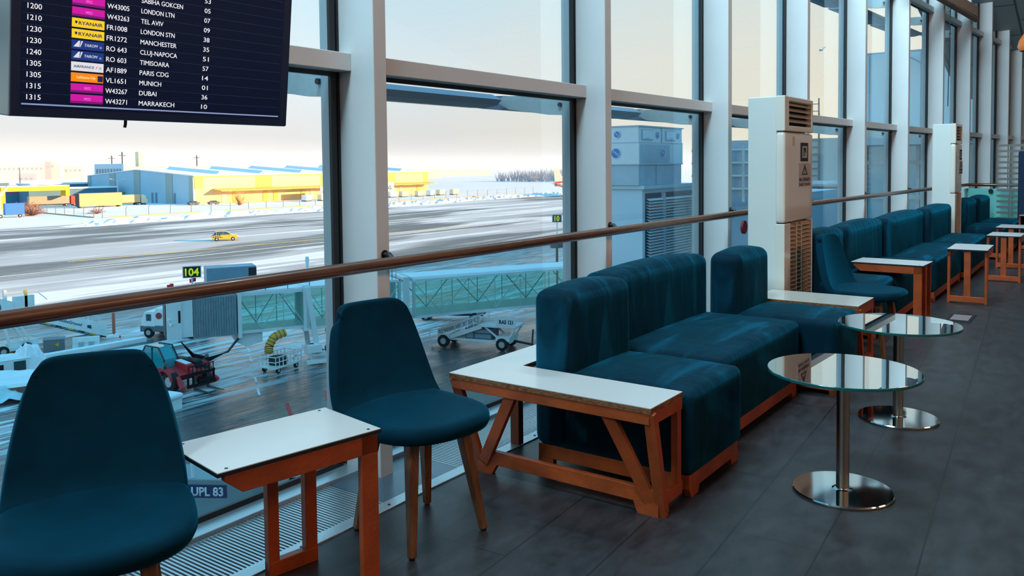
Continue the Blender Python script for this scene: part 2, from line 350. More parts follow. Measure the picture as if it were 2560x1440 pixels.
# roller blind on the upper transom
f7, ln7 = bay(7); f6, ln6 = bay(6)
t = thing('roller_blind', 'rolled-up brown roller blind in a cassette under the ceiling by the far fins', 'blind')
b = MB(); b.tube(f6(-.3, FD+.07, 3.76), f7(ln7+.02, FD+.07, 3.755), .045, n=16); obj('fabric_roll', b, m_blind, t, smooth=40)
b = MB(); bbox_bay(b, f6, -.3, ln6, FD+.005, FD+.10, 3.80, 3.97); bbox_bay(b, f7, 0, ln7+.02, FD+.005, FD+.10, 3.80, 3.97); obj('cassette', b, m_brown, t)
b = MB(); b.path([f7(0, FD+.13, 3.80), f7(0, FD+.15, 3.75), f7(0, FD+.13, 3.70), f7(0, FD+.09, 3.68), f7(0, FD+.07, 2.2)], .006, 6); obj('pull_chain', b, m_black, t)

# ------------------------------------------------------------------ handrail
pts = [fin_pt(k, .04, FD+.055, .953) for k in range(-2, 8)]
end = fin_pt(7, 1.45, FD+.055, .953); pts += [fin_pt(7, .8, FD+.055, .953), end, end+Vector((.05, -.06, 0)), end+Vector((.06, -.3, 0)), end+Vector((.06, -1.6, 0))]
t = thing('handrail', 'round wooden handrail running along the window fins', 'handrail', (0, 0, 0))
b = MB(); b.path(pts, .0265, 18); obj('rail', b, m_rail, t, smooth=50)
for k in range(-1, 8):
    b = MB(); b.path([fin_pt(k, .045, FD-.002, .985), fin_pt(k, .045, FD+.03, .985), fin_pt(k, .045, FD+.05, .965)], .013, 8)
    b.disc(fin_pt(k, .045, FD, .985), (0, -1, 0), .02, .006, 12); obj('bracket', b, m_black, t, smooth=45)
t2 = thing('balustrade', 'mint frosted glass balustrade closing the far end of the rail', 'balustrade', end.copy())
b = MB(); b.box(.045, .06, -1.6, .0, -.93, -.06); b.box(-.2, 0.05, 0.0, .015, -.93, -.06); obj('glass_panel', b, m_mint, t2)
b = MB(); b.disc((.0, -.35, -.10), (1, 0, 0), .035, .05, 14); obj('clamp', b, m_black, t2)
t = tag(obj('emergency_tag', MB().disc((6.62, 2.45, .84), (0, -1, 0), .055, .02, 20), m_red), 'dark red round tag hanging below the handrail beside the near air conditioner', 'tag')
# ------------------------------------------------------------------ upholstered chairs
def shell(prof, hw, name, parent, th, back, nu=12):
    """curved upholstery: centre profile (y, z) with half-width per station; the free edge is rounded off at its corners"""
    ny = len(prof); rows = []
    for i, (y, z) in enumerate(prof):
        v = i/(ny-1); row = []
        for j in range(nu+1):
            u = -1+2*j/nu; su = math.sin(u*PI/2); a = abs(su)
            if back: row.append((hw[i]*su, y-.028*a*a, z-.046*a**9*v**3))
            else: yf = prof[0][0]+.115*a**3.4; t_ = (y-prof[0][0])/(prof[-1][0]-prof[0][0]); row.append((hw[i]*su, yf+(prof[-1][0]-yf)*t_, z+.010*a*a*v))
        rows.append(row)
    b = MB(); vs = [p for r in rows for p in r]; w = nu+1
    me = bpy.data.meshes.new(name); me.from_pydata(vs, [], [(i*w+j, i*w+j+1, (i+1)*w+j+1, (i+1)*w+j) for i in range(ny-1) for j in range(nu)]); me.materials.append(m_vch)
    o = bpy.data.objects.new(name, me); C.objects.link(o); o.parent = parent
    s = o.modifiers.new('thick', 'SOLIDIFY'); s.thickness = th; s.offset = -1; s.use_even_offset = False
    bv = o.modifiers.new('soft', 'SUBSURF'); bv.levels = 2; bv.render_levels = 2
    me.polygons.foreach_set('use_smooth', [True]*len(me.polygons))
    return o
def make_chair(label):
    t = thing('upholstered_chair', label, 'chair', group='teal chairs along the window')
    b = MB(); nseg = 56; rings = []
    for sc_, z in ((.02, .456), (.45, .456), (.8, .460), (.93, .462), (.975, .456), (1.0, .442), (1.0, .424), (.97, .408), (.90, .401), (.5, .399), (.02, .399)):
        ring = []
        for i in range(nseg):
            a = 2*PI*i/nseg; c, s_ = math.cos(a), math.sin(a); n_ = 2.5 if s_ < 0 else 4.5
            x = .248*math.copysign(abs(c)**(2/n_), c); y = (.252 if s_ < 0 else .215)*math.copysign(abs(s_)**(2/n_), s_)
            ring.append((x*sc_, y*sc_, z+(.022*max(0, (y*sc_-.10)/.11)**2 if z > .44 else 0)))
        rings.append(ring)
    b.loft(rings); obj('seat', b, m_vch, t, smooth='all')
    shell([(.165, .455), (.198, .478), (.222, .53), (.243, .60), (.262, .67), (.279, .74), (.290, .79), (.297, .825), (.300, .842)],
          [.234, .233, .226, .214, .200, .184, .171, .162, .157], 'backrest', t, .05, True)
    for sx, sy in ((-1, -1), (1, -1), (1, 1), (-1, 1)):
        b = MB(); b.beam((sx*.112, sy*.105+.0, .43), (sx*.168, sy*.17+.0, .006), .044, w2=.026, up=(0, 1, 0)); l_ = obj('leg', b, m_oak, t, bevel=.004)
        b = MB(); b.disc((sx*.168, sy*.17, .0), (0, 0, 1), .011, .008, 10); obj('glide', b, m_black, l_)
    return t
ch0 = make_chair('teal upholstered chair at the left edge, its seat cut off by the frame')
ch0.location = (1.08, 2.13, 0); ch0.rotation_euler = (0, 0, math.radians(-29))
dup(ch0, 'teal upholstered chair between the white side table and the first sofa end table', (2.28, 2.092, 0), math.radians(-10))
dup(ch0, 'teal upholstered chair standing by the near air conditioner, seen edge-on', (6.27, 1.40, 0), math.radians(-7))

# ------------------------------------------------------------------ white-topped plywood side tables
def side_table(label, cx, cyy, rz, Ln, Wd, h=.52, loop=False):
    t = thing('side_table', label, 'table', (cx, cyy, 0), rz, 'white topped plywood side tables')
    hx, hy = Ln/2, Wd/2
    b = MB(); b.box(-hx, hx, -hy, hy, h-.012, h); tp = obj('tabletop', b, m_wtop, t, bevel=.001)
    b = MB(); b.box(-hx-.001, hx+.001, -hy-.001, hy+.001, h-.014, h-.003); obj('dark_edge', b, m_edge, tp)
    for sx in (-1, 1):
        for sy in (-1, 1): obj('screw', MB().disc((sx*(hx-.035), sy*(hy-.02), h-.001), (0,0,1), .0055, .0018, 10), m_black, tp)
    for sy in (-1, 1):                                      # apron with the clipped free end
        y0 = sy*(hy-.012); b = MB()
        b.prism([(-hx+.02, h-.014), (hx-.012, h-.014), (hx-.012, h-.075), (-hx+.075, h-.075), (-hx+.02, h-.03)], 'xz', y0-.011, y0+.011)
        obj('apron', b, m_ply, t, bevel=.002)
    b = MB(); b.box(hx-.075, hx-.012, -hy+.001, -hy+.024, 0, h-.014); obj('leg', b, m_ply, t, bevel=.002)
    if loop:                                                # back leg is a narrow closed frame
        for x0, x1 in ((hx-.245, hx-.205), (hx-.105, hx-.06)):
            b = MB(); b.box(x0, x1, hy-.034, hy-.004, 0, h-.014); obj('leg', b, m_ply, t, bevel=.002)
        b = MB(); b.box(hx-.245, hx-.06, hy-.036, hy-.003, .0, .05); obj('foot_rail', b, m_ply, t, bevel=.002)
    else:
        b = MB(); b.box(hx-.075, hx-.012, hy-.024, hy-.001, 0, h-.014); obj('leg', b, m_ply, t, bevel=.002)
        b = MB(); b.box(hx-.04, hx-.014, -.028, .028, .02, h-.014); obj('post', b, m_ply, t, bevel=.002)
        b = MB(); b.box(hx-.045, hx-.012, -hy+.02, hy-.02, .012, .065); obj('foot_rail', b, m_ply, t, bevel=.002)
    return t
side_table('white side table between the two nearest teal chairs, four screws in its top', 1.663, 2.128, math.radians(-9.8), .552, .338, loop=True)
side_table('white side table pulled up beside the edge-on teal chair', 7.56, 1.50, math.radians(-92), .565, .36)
side_table('white side table standing by the floor box in front of the long sofa', 9.22, 1.11, math.radians(181), .60, .34)
side_table('white side table at the end of the long sofa, nearer of the far pair', 10.99, .967, math.radians(179), .53, .335)
side_table('white side table at the end of the long sofa, farther of the far pair', 12.35, 1.01, math.radians(179), .56, .33)
side_table('white side table at the right edge in front of the navy partition', 15.0, .97, math.radians(179), .56, .33)

# ------------------------------------------------------------------ plywood end tables at the sofa ends
def end_table(label, x0, x1, y0, y1, ell, mirror=False, mtop=None):
    t = thing('end_table', label, 'table', (0, 0, 0)); h = .45
    poly = [(x0, y0), (x1, y0), (x1, y1-.20), (x1+ell, y1-.20), (x1+ell, y1), (x0, y1)] if ell else [(x0, y0), (x1, y0), (x1, y1), (x0, y1)]
    b = MB(); b.prism(poly, 'xy', h-.024, h-.003); tp = obj('tabletop', b, m_plye, t)
    b = MB(); b.prism(poly, 'xy', h-.003, h); obj('laminate', b, mtop or m_wtop, tp, label='white laminate surface')
    zt = h-.024; xt, xb = x0+.014, x0+.105                   # the long panel leans inwards
    bm = lambda p, q_, w_, nm='brace', up=(1, 0, 0): obj(nm, MB().beam(p, q_, w_, .026, up=up), m_ply, t, bevel=.002)
    obj('top_rail', MB().beam((xt+.002, y0+.01, zt-.022), (xt+.002, y1-.01, zt-.022), .026, .044), m_ply, t, bevel=.002)
    obj('bottom_rail', MB().beam((xb-.012, y0+.02, .075), (xb-.012, y1-.11, .075), .026, .06), m_ply, t, bevel=.002)
    bm((xt, y1-.025, zt), (xb, y1-.10, .0), .05, 'leg'); bm((xt, y0+.012, zt), (xb, y0+.006, .0), .045, 'leg')
    bm((xb-.015, y1-.125, .05), (xt+.005, y1-.345, zt), .052); bm((xb-.012, y0+.045, .05), (xt+.005, y0+.215, zt), .052)
    for yy in (y0+.07, y1-.15):
        obj('foot', MB().prism([(yy-.06, .05), (yy+.05, .05), (yy+.03, .0), (yy-.06, .0)] if yy < (y0+y1)/2 else [(yy-.05, .05), (yy+.06, .05), (yy+.06, .0), (yy-.02, .0)], 'yz', xb-.025, xb+.001), m_ply, t)
    # short panel facing the room
    obj('front_rail', MB().box(x0+.012, x1-.004, y0+.0, y0+.026, zt-.045, zt), m_ply, t)
    obj('leg', MB().beam((x0+.03, y0+.013, zt), (xb+.02, y0+.008, 0), .05, .026, up=(0, 1, 0)), m_ply, t, bevel=.002)
    obj('leg', MB().box(x1-.045, x1-.008, y0+.003, y0+.03, .04, zt-.002), m_ply, t)
    obj('foot_rail', MB().box(xb+.02, x1-.004, y0, y0+.026, .035, .085), m_ply, t)
    if ell: obj('leg', MB().box(x1+.16, x1+.20, y1-.06, y1-.01, 0, zt), m_ply, t, bevel=.002)
    return t
end_table('trussed plywood end table with a white top against the narrow sofa module', 2.80, 3.085, 1.39, 2.38, .6)
end_table('low plywood end table with a shiny beige top in front of the near air conditioner', 5.53, 5.95, 1.29, 1.98, 0, mtop=M('beige_laminate', (190, 186, 174), .16))

# ------------------------------------------------------------------ modular sofas
def sofa(label, x0, x1, yf, yb, group, rz=0, pivot=None, st=.438):
    t = thing('sofa_module', label, 'sofa', ((x0+x1)/2, (yf+yb)/2, 0), rz, group); hx, hy = (x1-x0)/2, (yb-yf)/2
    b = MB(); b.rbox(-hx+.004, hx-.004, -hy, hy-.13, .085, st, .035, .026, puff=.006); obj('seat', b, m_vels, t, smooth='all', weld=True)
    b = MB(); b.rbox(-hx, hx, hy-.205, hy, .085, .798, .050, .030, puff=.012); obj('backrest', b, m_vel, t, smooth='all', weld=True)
    b = MB(); b.box(-hx+.02, hx-.03, -hy+.012, -hy+.04, .03, .092); obj('front_rail', b, m_ply, t, bevel=.002)
    for sx in (-1, 1):
        b = MB(); x = sx*(hx-.07); b.prism([(x-.05, .032), (x+.05, .032), (x+.035*(1 if sx < 0 else 1), 0), (x-.035, 0)], 'xz', -hy+.012, -hy+.04); obj('foot', b, m_ply, t)
        b = MB(); b.box(sx*(hx-.03)-.014, sx*(hx-.03)+.014, -hy+.04, hy-.02, .03, .092); obj('side_rail', b, m_ply, t, bevel=.002)
        b = MB(); b.box(sx*(hx-.03)-.014, sx*(hx-.03)+.014, hy-.1, hy-.02, 0, .03); obj('foot', b, m_ply, t)
    return t
gA, gB, gC = 'sofa modules of the first sofa', 'sofa modules of the long sofa', 'sofa modules past the far air conditioner'
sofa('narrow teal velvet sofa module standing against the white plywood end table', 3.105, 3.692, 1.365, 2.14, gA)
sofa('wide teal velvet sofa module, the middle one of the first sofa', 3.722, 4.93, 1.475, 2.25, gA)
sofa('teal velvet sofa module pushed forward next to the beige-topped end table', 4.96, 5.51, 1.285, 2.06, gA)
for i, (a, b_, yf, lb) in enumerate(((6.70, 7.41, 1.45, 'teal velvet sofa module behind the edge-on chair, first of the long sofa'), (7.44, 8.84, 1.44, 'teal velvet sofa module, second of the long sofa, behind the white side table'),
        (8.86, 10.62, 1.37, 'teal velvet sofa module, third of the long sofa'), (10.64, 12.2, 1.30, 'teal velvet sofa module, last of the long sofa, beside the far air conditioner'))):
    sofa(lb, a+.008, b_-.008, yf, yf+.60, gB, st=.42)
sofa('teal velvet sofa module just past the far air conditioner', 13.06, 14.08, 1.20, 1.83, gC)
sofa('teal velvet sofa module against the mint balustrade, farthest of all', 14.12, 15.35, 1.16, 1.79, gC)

# ------------------------------------------------------------------ round glass tables
def glass_table(label, x, y):
    t = thing('glass_table', label, 'table', (x, y, 0), 0, 'round glass pedestal tables')
    b = MB(); b.lathe([(0.0, .500), (.298, .500), (.3006, .503), (.3006, .509), (.2985, .5117), (0.0, .5117)], n=96); obj('tabletop', b, [g_tab], t, smooth=30)
    b = MB(); b.lathe([(.298, .4995), (.3012, .5), (.3012, .5095), (.2998, .5112)], n=96); obj('glass_rim', b, M('green_glass_edge', (12, 86, 82), .12, coat=.5), t, smooth=30)
    b = MB(); b.lathe([(0, .0), (.197, .0), (.1993, .003), (.1993, .008), (.196, .012), (.05, .0135), (0, .0135)], n=96); obj('base', b, m_steel, t, smooth=30)
    b = MB(); b.tube((0, 0, .0135), (0, 0, .500), .0255, n=40); obj('column', b, m_steelb, t, smooth=50)
    b = MB(); b.lathe([(0, .494), (.055, .494), (.055, .4997), (0, .4997)], n=32); obj('mounting_plate', b, m_steelb, t)
    b = MB(); b.lathe([(.0255, .0135), (.042, .0135), (.036, .017), (.0258, .019)], n=32); obj('collar', b, m_steel, t, smooth=50)
glass_table('round glass table on a steel column, the nearer of the two', 3.552, .886)
glass_table('round glass table on a steel column, the farther of the two', 4.736, .902)

# ------------------------------------------------------------------ floor-standing air conditioners
def aircon(label, x, y, wd=.72, dp=.30, h=1.872, group='floor standing air conditioners'):
    t = thing('air_conditioner', label, 'air conditioner', (x, y, 0), 0, group)   # x,y = near front corner; front faces -y
    b = MB(); b.box(0, wd, .06, dp, .0, h-.004); obj('cabinet', b, m_acs, t, bevel=.006)
    b = MB(); b.rbox(.0, wd, .0, .07, .93, 1.588, .022, n=6, puff=.0); obj('front_panel', b, m_acw, t, smooth='all', weld=True)
    b = MB()                                                # top frame round the air outlet
    for x0, x1, z0, z1 in ((0, .10, 1.594, h), (wd-.03, wd, 1.594, h), (.10, wd-.03, h-.035, h), (.10, wd-.03, 1.594, 1.635)): b.box(x0, x1, .0, .065, z0, z1)
    obj('outlet_frame', b, m_acw, t, bevel=.006)
    obj('outlet', MB().box(.10, wd-.03, .05, .062, 1.63, h-.03), m_dark, t)
    for i in range(5):
        z = 1.66+.04*i; b = MB(); b.hexa([(.10, .006, z), (wd-.03, .006, z), (wd-.03, .012, z), (.10, .012, z)], [(.10, .05, z+.032), (wd-.03, .05, z+.032), (wd-.03, .056, z+.03), (.10, .056, z+.03)]); obj('louvre', b, m_acw, t)
    b = MB(); b.box(.0, .14, .0, .065, .0, .924); b.box(wd-.02, wd, .0, .065, .0, .924); b.box(.14, wd-.02, .0, .065, .0, .05); obj('lower_frame', b, m_acw, t, bevel=.004)
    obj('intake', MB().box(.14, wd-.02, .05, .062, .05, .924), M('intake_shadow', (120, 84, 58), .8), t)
    b = MB()
    for i in range(28):
        z = .058+i*.0308; b.hexa([(.14, .004, z), (wd-.02, .004, z), (wd-.02, .010, z), (.14, .010, z)], [(.14, .05, z+.022), (wd-.02, .05, z+.022), (wd-.02, .056, z+.02), (.14, .056, z+.02)])
    for xx in (.30, .42): b.box(xx-.006, xx+.006, .002, .05, .05, .924)
    obj('intake_grille', b, m_acg, t)
    d = obj('display', MB().box(.37, .55, -.004, .006, 1.375, 1.515), m_ink, t)
    obj('display_window', MB().box(.40, .52, -.006, .0, 1.40, 1.49), M('display_grey', (150, 146, 140), .3), d)
    b = MB(); b.box(.43, .445, -.0075, -.005, 1.415, 1.475); b.box(.43, .48, -.0075, -.005, 1.46, 1.475); b.box(.465, .48, -.0075, -.005, 1.44, 1.475); obj('display_segment', b, m_ink, d)
    s = obj('warning_sticker', MB().box(.32, .62, -.002, .004, 1.185, 1.36), m_stick, t, label='grey warning sticker')
    b = MB(); tri = [(.395, 1.272), (.545, 1.272), (.47, 1.352)]; ti = [(.42, 1.28), (.52, 1.28), (.47, 1.336)]
    for i in range(3):
        j = (i+1) % 3; b.add([(p[0], -.0035, p[1]) for p in (tri[i], tri[j], ti[j], ti[i])], [(0, 1, 2, 3)])
    b.box(.4635, .4765, -.0036, -.003, 1.30, 1.325); b.box(.4645, .4755, -.0036, -.003, 1.286, 1.294); obj('warning_triangle', b, m_ink, s)
    text('lettering', 'NU ATINGETI', m_ink, s, (.47, -.0025, 1.226), (1, 0, 0), (0, 0, 1), .026, .27, 'C', .012, .001)
    text('lettering', "DON'T TOUCH", m_ink, s, (.47, -.0025, 1.19), (1, 0, 0), (0, 0, 1), .020, .27, 'C', 0, .001)
    n_ = obj('rating_label', MB().box(.17, .23, -.0012, .004, 1.49, 1.56), m_acg, t)
    return t
aircon('tall white air conditioner between the first sofa and the long sofa', 5.965, 1.90, .69, .27, 1.847)
aircon('tall white air conditioner at the far end of the long sofa', 12.42, 1.69, .58, .28, 1.86)

# ------------------------------------------------------------------ far end: slatted screen, navy partition, floor box, pendant
t = thing('slatted_screen', 'beige horizontal slatted screen by the far balustrade', 'screen', (15.5, 1.24, 0))
for i in range(17):
    b = MB(); b.box(-.012, .012, -.32, .27, .14+.09*i, .175+.09*i); obj('slat', b, m_lou, t)
b = MB(); b.tube((.0, .10, 0), (.0, .10, 1.6), .012, n=8); obj('rod', b, m_alu, t)
b = MB(); b.tube((.0, -.28, 0), (.0, -.28, 1.6), .012, n=8); obj('rod', b, m_alu, t)
t = thing('partition', 'tall navy padded partition at the right edge', 'partition', (15.05, .82, 0))
b = MB(); b.rbox(-.03, .03, -.36, .36, .0, 1.5, .028, n=4); obj('padded_panel', b, m_navy, t, smooth='all', weld=True)
b = MB(); b.box(-.05, .05, -.34, .34, 0, .03); obj('foot', b, m_black, t)
t = thing('floor_box', 'flat floor socket box with a grey lid set in the dark floor', 'floor box', (8.07, 1.04, 0), 0)
b = MB(); b.box(-.21, .21, -.095, .095, -.01, .006); obj('frame', b, m_black, t, bevel=.002)
b = MB(); b.box(-.14, .14, -.07, .07, .006, .0085); obj('lid', b, M('lid_grey', (128, 116, 116), .45), t)
for sx in (-1, 1): obj('flap', MB().box(sx*.175-.02, sx*.175+.02, -.05, .05, .006, .010), m_gask, t)
lx, ly, lz = 13.2, .925, 2.93
t = thing('pendant_lamp', 'orange pendant lamp hanging at the upper right edge', 'lamp', (lx, ly, lz))
b = MB(); b.lathe([(.02, .17), (.05, .165), (.085, .12), (.13, .04), (.145, -.04), (.12, -.10), (.115, -.10), (.138, -.04), (.12, .04), (.075, .115), (.02, .15)], n=28); obj('shade', b, M('amber_shade', (196, 98, 30), .25, coat=.4), t, smooth=50)
b = MB(); b.tube((0, 0, .16), (0, 0, zceil(lx)-lz), .006, n=6); obj('cord', b, m_black, t)

# ------------------------------------------------------------------ departures screen (hung parallel to the window, tipped forward)
SO = Vector((.9826, 2.3, 1.5125)); tl = math.radians(6.2); SU = Vector((1, 0, 0)); SV = Vector((0, -math.sin(tl), math.cos(tl))); SN = SU.cross(SV)   # SN faces the room
sc = thing('departures_screen', 'dark flight departures screen hanging over the nearest window', 'screen')
def sp(u, v, d): return SO+SU*u+SV*v+SN*d
def sbox(mb, u0, u1, v0, v1, d0, d1): return mb.hexa([sp(u0,v0,d0), sp(u1,v0,d0), sp(u1,v0,d1), sp(u0,v0,d1)], [sp(u0,v1,d0), sp(u1,v1,d0), sp(u1,v1,d1), sp(u0,v1,d1)])
m_scr = M('screen_glass', (6, 14, 34), .22, emit=(5, 13, 38), es=.8, spec=.3); m_case = M('screen_case', (150, 165, 165), .4, .4)
m_txt = M('screen_white', (240, 244, 250), .6, emit=(232, 238, 246), es=.85); m_ln = M('screen_line', (50, 66, 104), .6, emit=(36, 52, 90), es=.8); m_ln2 = M('screen_bar', (150, 170, 205), .6, emit=(120, 142, 184), es=.9)
obj('casing', sbox(MB(), -.003, .883, -.002, .512, -.075, -.004), m_case, sc, bevel=.004)
obj('bezel', sbox(MB(), 0, .8805, 0, .51, -.006, .0), M('bezel_navy', (14, 30, 60), .35, emit=(4, 11, 30), es=.7), sc, bevel=.002)
pan = obj('display', sbox(MB(), .024, .848, .022, .488, -.002, .001), m_scr, sc)
b = MB(); sbox(b, .0255, .8435, .0295, .0335, .001, .0016); obj('display_bar', b, m_ln2, sc)
b = MB()
for i in range(1, 16): sbox(b, .0255, .8435, .0312+.0293*i, .0318+.0293*i, .001, .0015)
obj('row_line', b, m_ln, sc)
PT = .0293; V0 = .0434
for i, s_ in enumerate(('1315', '1315', '1305', '1305', '1240', '1230', '1230', '1210', '1200')): text('flight_time', s_, m_txt, sc, sp(.0378, V0+PT*i, .001), SU, SV, .0145, .0355, 'L', .0, .0006)
for i, s_ in enumerate(('W43271', 'W43267', 'VL1651', 'AF1889', 'RO 603', 'RO 643', 'FR1272', 'FR1008', 'W43263', 'W43005')): text('flight_number', s_, m_txt, sc, sp(.2466, V0+PT*i, .001), SU, SV, .0143, (.0635, .0635, .0585, .060, .0585, .0585, .0585, .0585, .0635, .0635)[i], 'L', 0, .0006)
for i, s_ in enumerate(('MARRAKECH', 'DUBAI', 'MUNICH', 'PARIS CDG', 'TIMISOARA', 'CLUJ-NAPOCA', 'MANCHESTER', 'LONDON STN', 'TEL AVIV', 'LONDON LTN', 'SABIHA GOKCEN')): text('destination', s_, m_txt, sc, sp(.346, V0+PT*i, .001), SU, SV, .0140, (.1125, .054, .068, .0905, .0915, .1165, .1135, .1065, .069, .1035, .1305)[i], 'L', 0, .0006)
for i, s_ in enumerate(('10', '36', '01', '14', '57', '51', '35', '38', '09', '07', '05', '53')): text('gate_number', s_, m_txt, sc, sp(.5497, V0+PT*i, .001), SU, SV, .0143, .0205, 'L', 0, .0006)
def sm(name, c, e=.75): return M(name, c, .5, emit=c, es=e)
m_mag, m_mag2, m_yel, m_blu, m_wht, m_ora, m_nv = sm('logo_magenta', (205, 20, 170)), sm('logo_magenta_dark', (120, 20, 120)), sm('logo_yellow', (246, 214, 44)), sm('logo_blue', (22, 56, 132)), sm('logo_white', (222, 230, 240)), sm('logo_orange', (245, 142, 24)), sm('logo_navy', (16, 34, 92))
for i, kd in enumerate(('w', 'w', 'l', 'a', 't', 't', 'r', 'r', 'w', 'w')):
    v0 = .0402+.02925*i; lm = {'w': m_mag, 'l': m_ora, 'a': m_wht, 't': m_blu, 'r': m_yel}[kd]
    lg = obj('airline_logo', sbox(MB(), .1508, .2395, v0, v0+.0243, .001, .0018), lm, sc)
    if kd == 'w':
        obj('logo_band', sbox(MB(), .1508, .2395, v0, v0+.006, .0018, .0021), m_mag2, lg)
        text('logo_lettering', 'WIZZ', sm('logo_pink', (226, 120, 214)), lg, sp(.196, v0+.009, .0018), SU, SV, .007, .019, 'C', .01, .0004)
    elif kd == 'r':
        text('logo_lettering', 'RYANAIR', m_nv, lg, sp(.1685, v0+.0075, .0018), SU, SV, .0095, .066, 'L', .012, .0005)
        b = MB(); b.add([sp(u, v, .0022) for u, v in ((.158, v0+.0165), (.1655, v0+.0165), (.1645, v0+.011), (.1615, v0+.0085), (.159, v0+.012))], [(0, 1, 2, 3, 4)]); obj('logo_harp', b, m_nv, lg)
    elif kd == 't':
        text('logo_lettering', 'TAROM', m_wht, lg, sp(.184, v0+.0085, .0018), SU+SV*.0, SV+SU*.22, .0080, .036, 'L', 0, .0005)
        b = MB(); b.add([sp(u, v, .0022) for u, v in ((.1555, v0+.006), (.1695, v0+.0225), (.1735, v0+.0225), (.1715, v0+.006))], [(0, 1, 2, 3)]); b.add([sp(u, v, .0022) for u, v in ((.1725, v0+.006), (.1765, v0+.0225), (.181, v0+.0225), (.1745, v0+.006))], [(0, 1, 2, 3)]); obj('logo_tail', b, m_wht, lg)
        obj('alliance_mark', MB().disc(sp(.230, v0+.0095, .0018), SN, .0035, .0004, 12), sm('logo_paleblue', (110, 140, 196)), lg)
    elif kd == 'a':
        text('logo_lettering', 'AIRFRANCE', m_nv, lg, sp(.157, v0+.009, .0018), SU, SV, .0068, .056, 'L', .008, .0005)
        b = MB(); b.add([sp(u, v, .0022) for u, v in ((.217, v0+.0085), (.2185, v0+.0085), (.2235, v0+.016), (.2215, v0+.016))], [(0, 1, 2, 3)]); obj('logo_stripe', b, sm('logo_red', (200, 30, 44)), lg)
        obj('alliance_mark', MB().disc(sp(.230, v0+.0115, .0018), SN, .0042, .0004, 12), sm('logo_silver', (176, 190, 210)), lg)
    else:
        text('logo_lettering', 'Lufthansa City', sm('logo_cream', (255, 226, 176)), lg, sp(.166, v0+.0095, .0018), SU, SV, .0065, .052, 'L', .01, .0005)
        sq = obj('alliance_mark', sbox(MB(), .2235, .2385, v0+.003, v0+.0195, .0018, .0021), m_nv, lg)
b = MB(); b.path([sp(.325, -.002, -.03), sp(.325, -.014, -.03), sp(.323, -.024, -.03)], .0045, 8); obj('sensor_stub', b, m_black, sc)
b = MB(); b.tube(sp(.44, .45, -.07), sp(.44, .45, -.07)+Vector((0, .0, 5.1)), .03, n=14); obj('ceiling_pole', b, m_alu, sc, smooth=50)
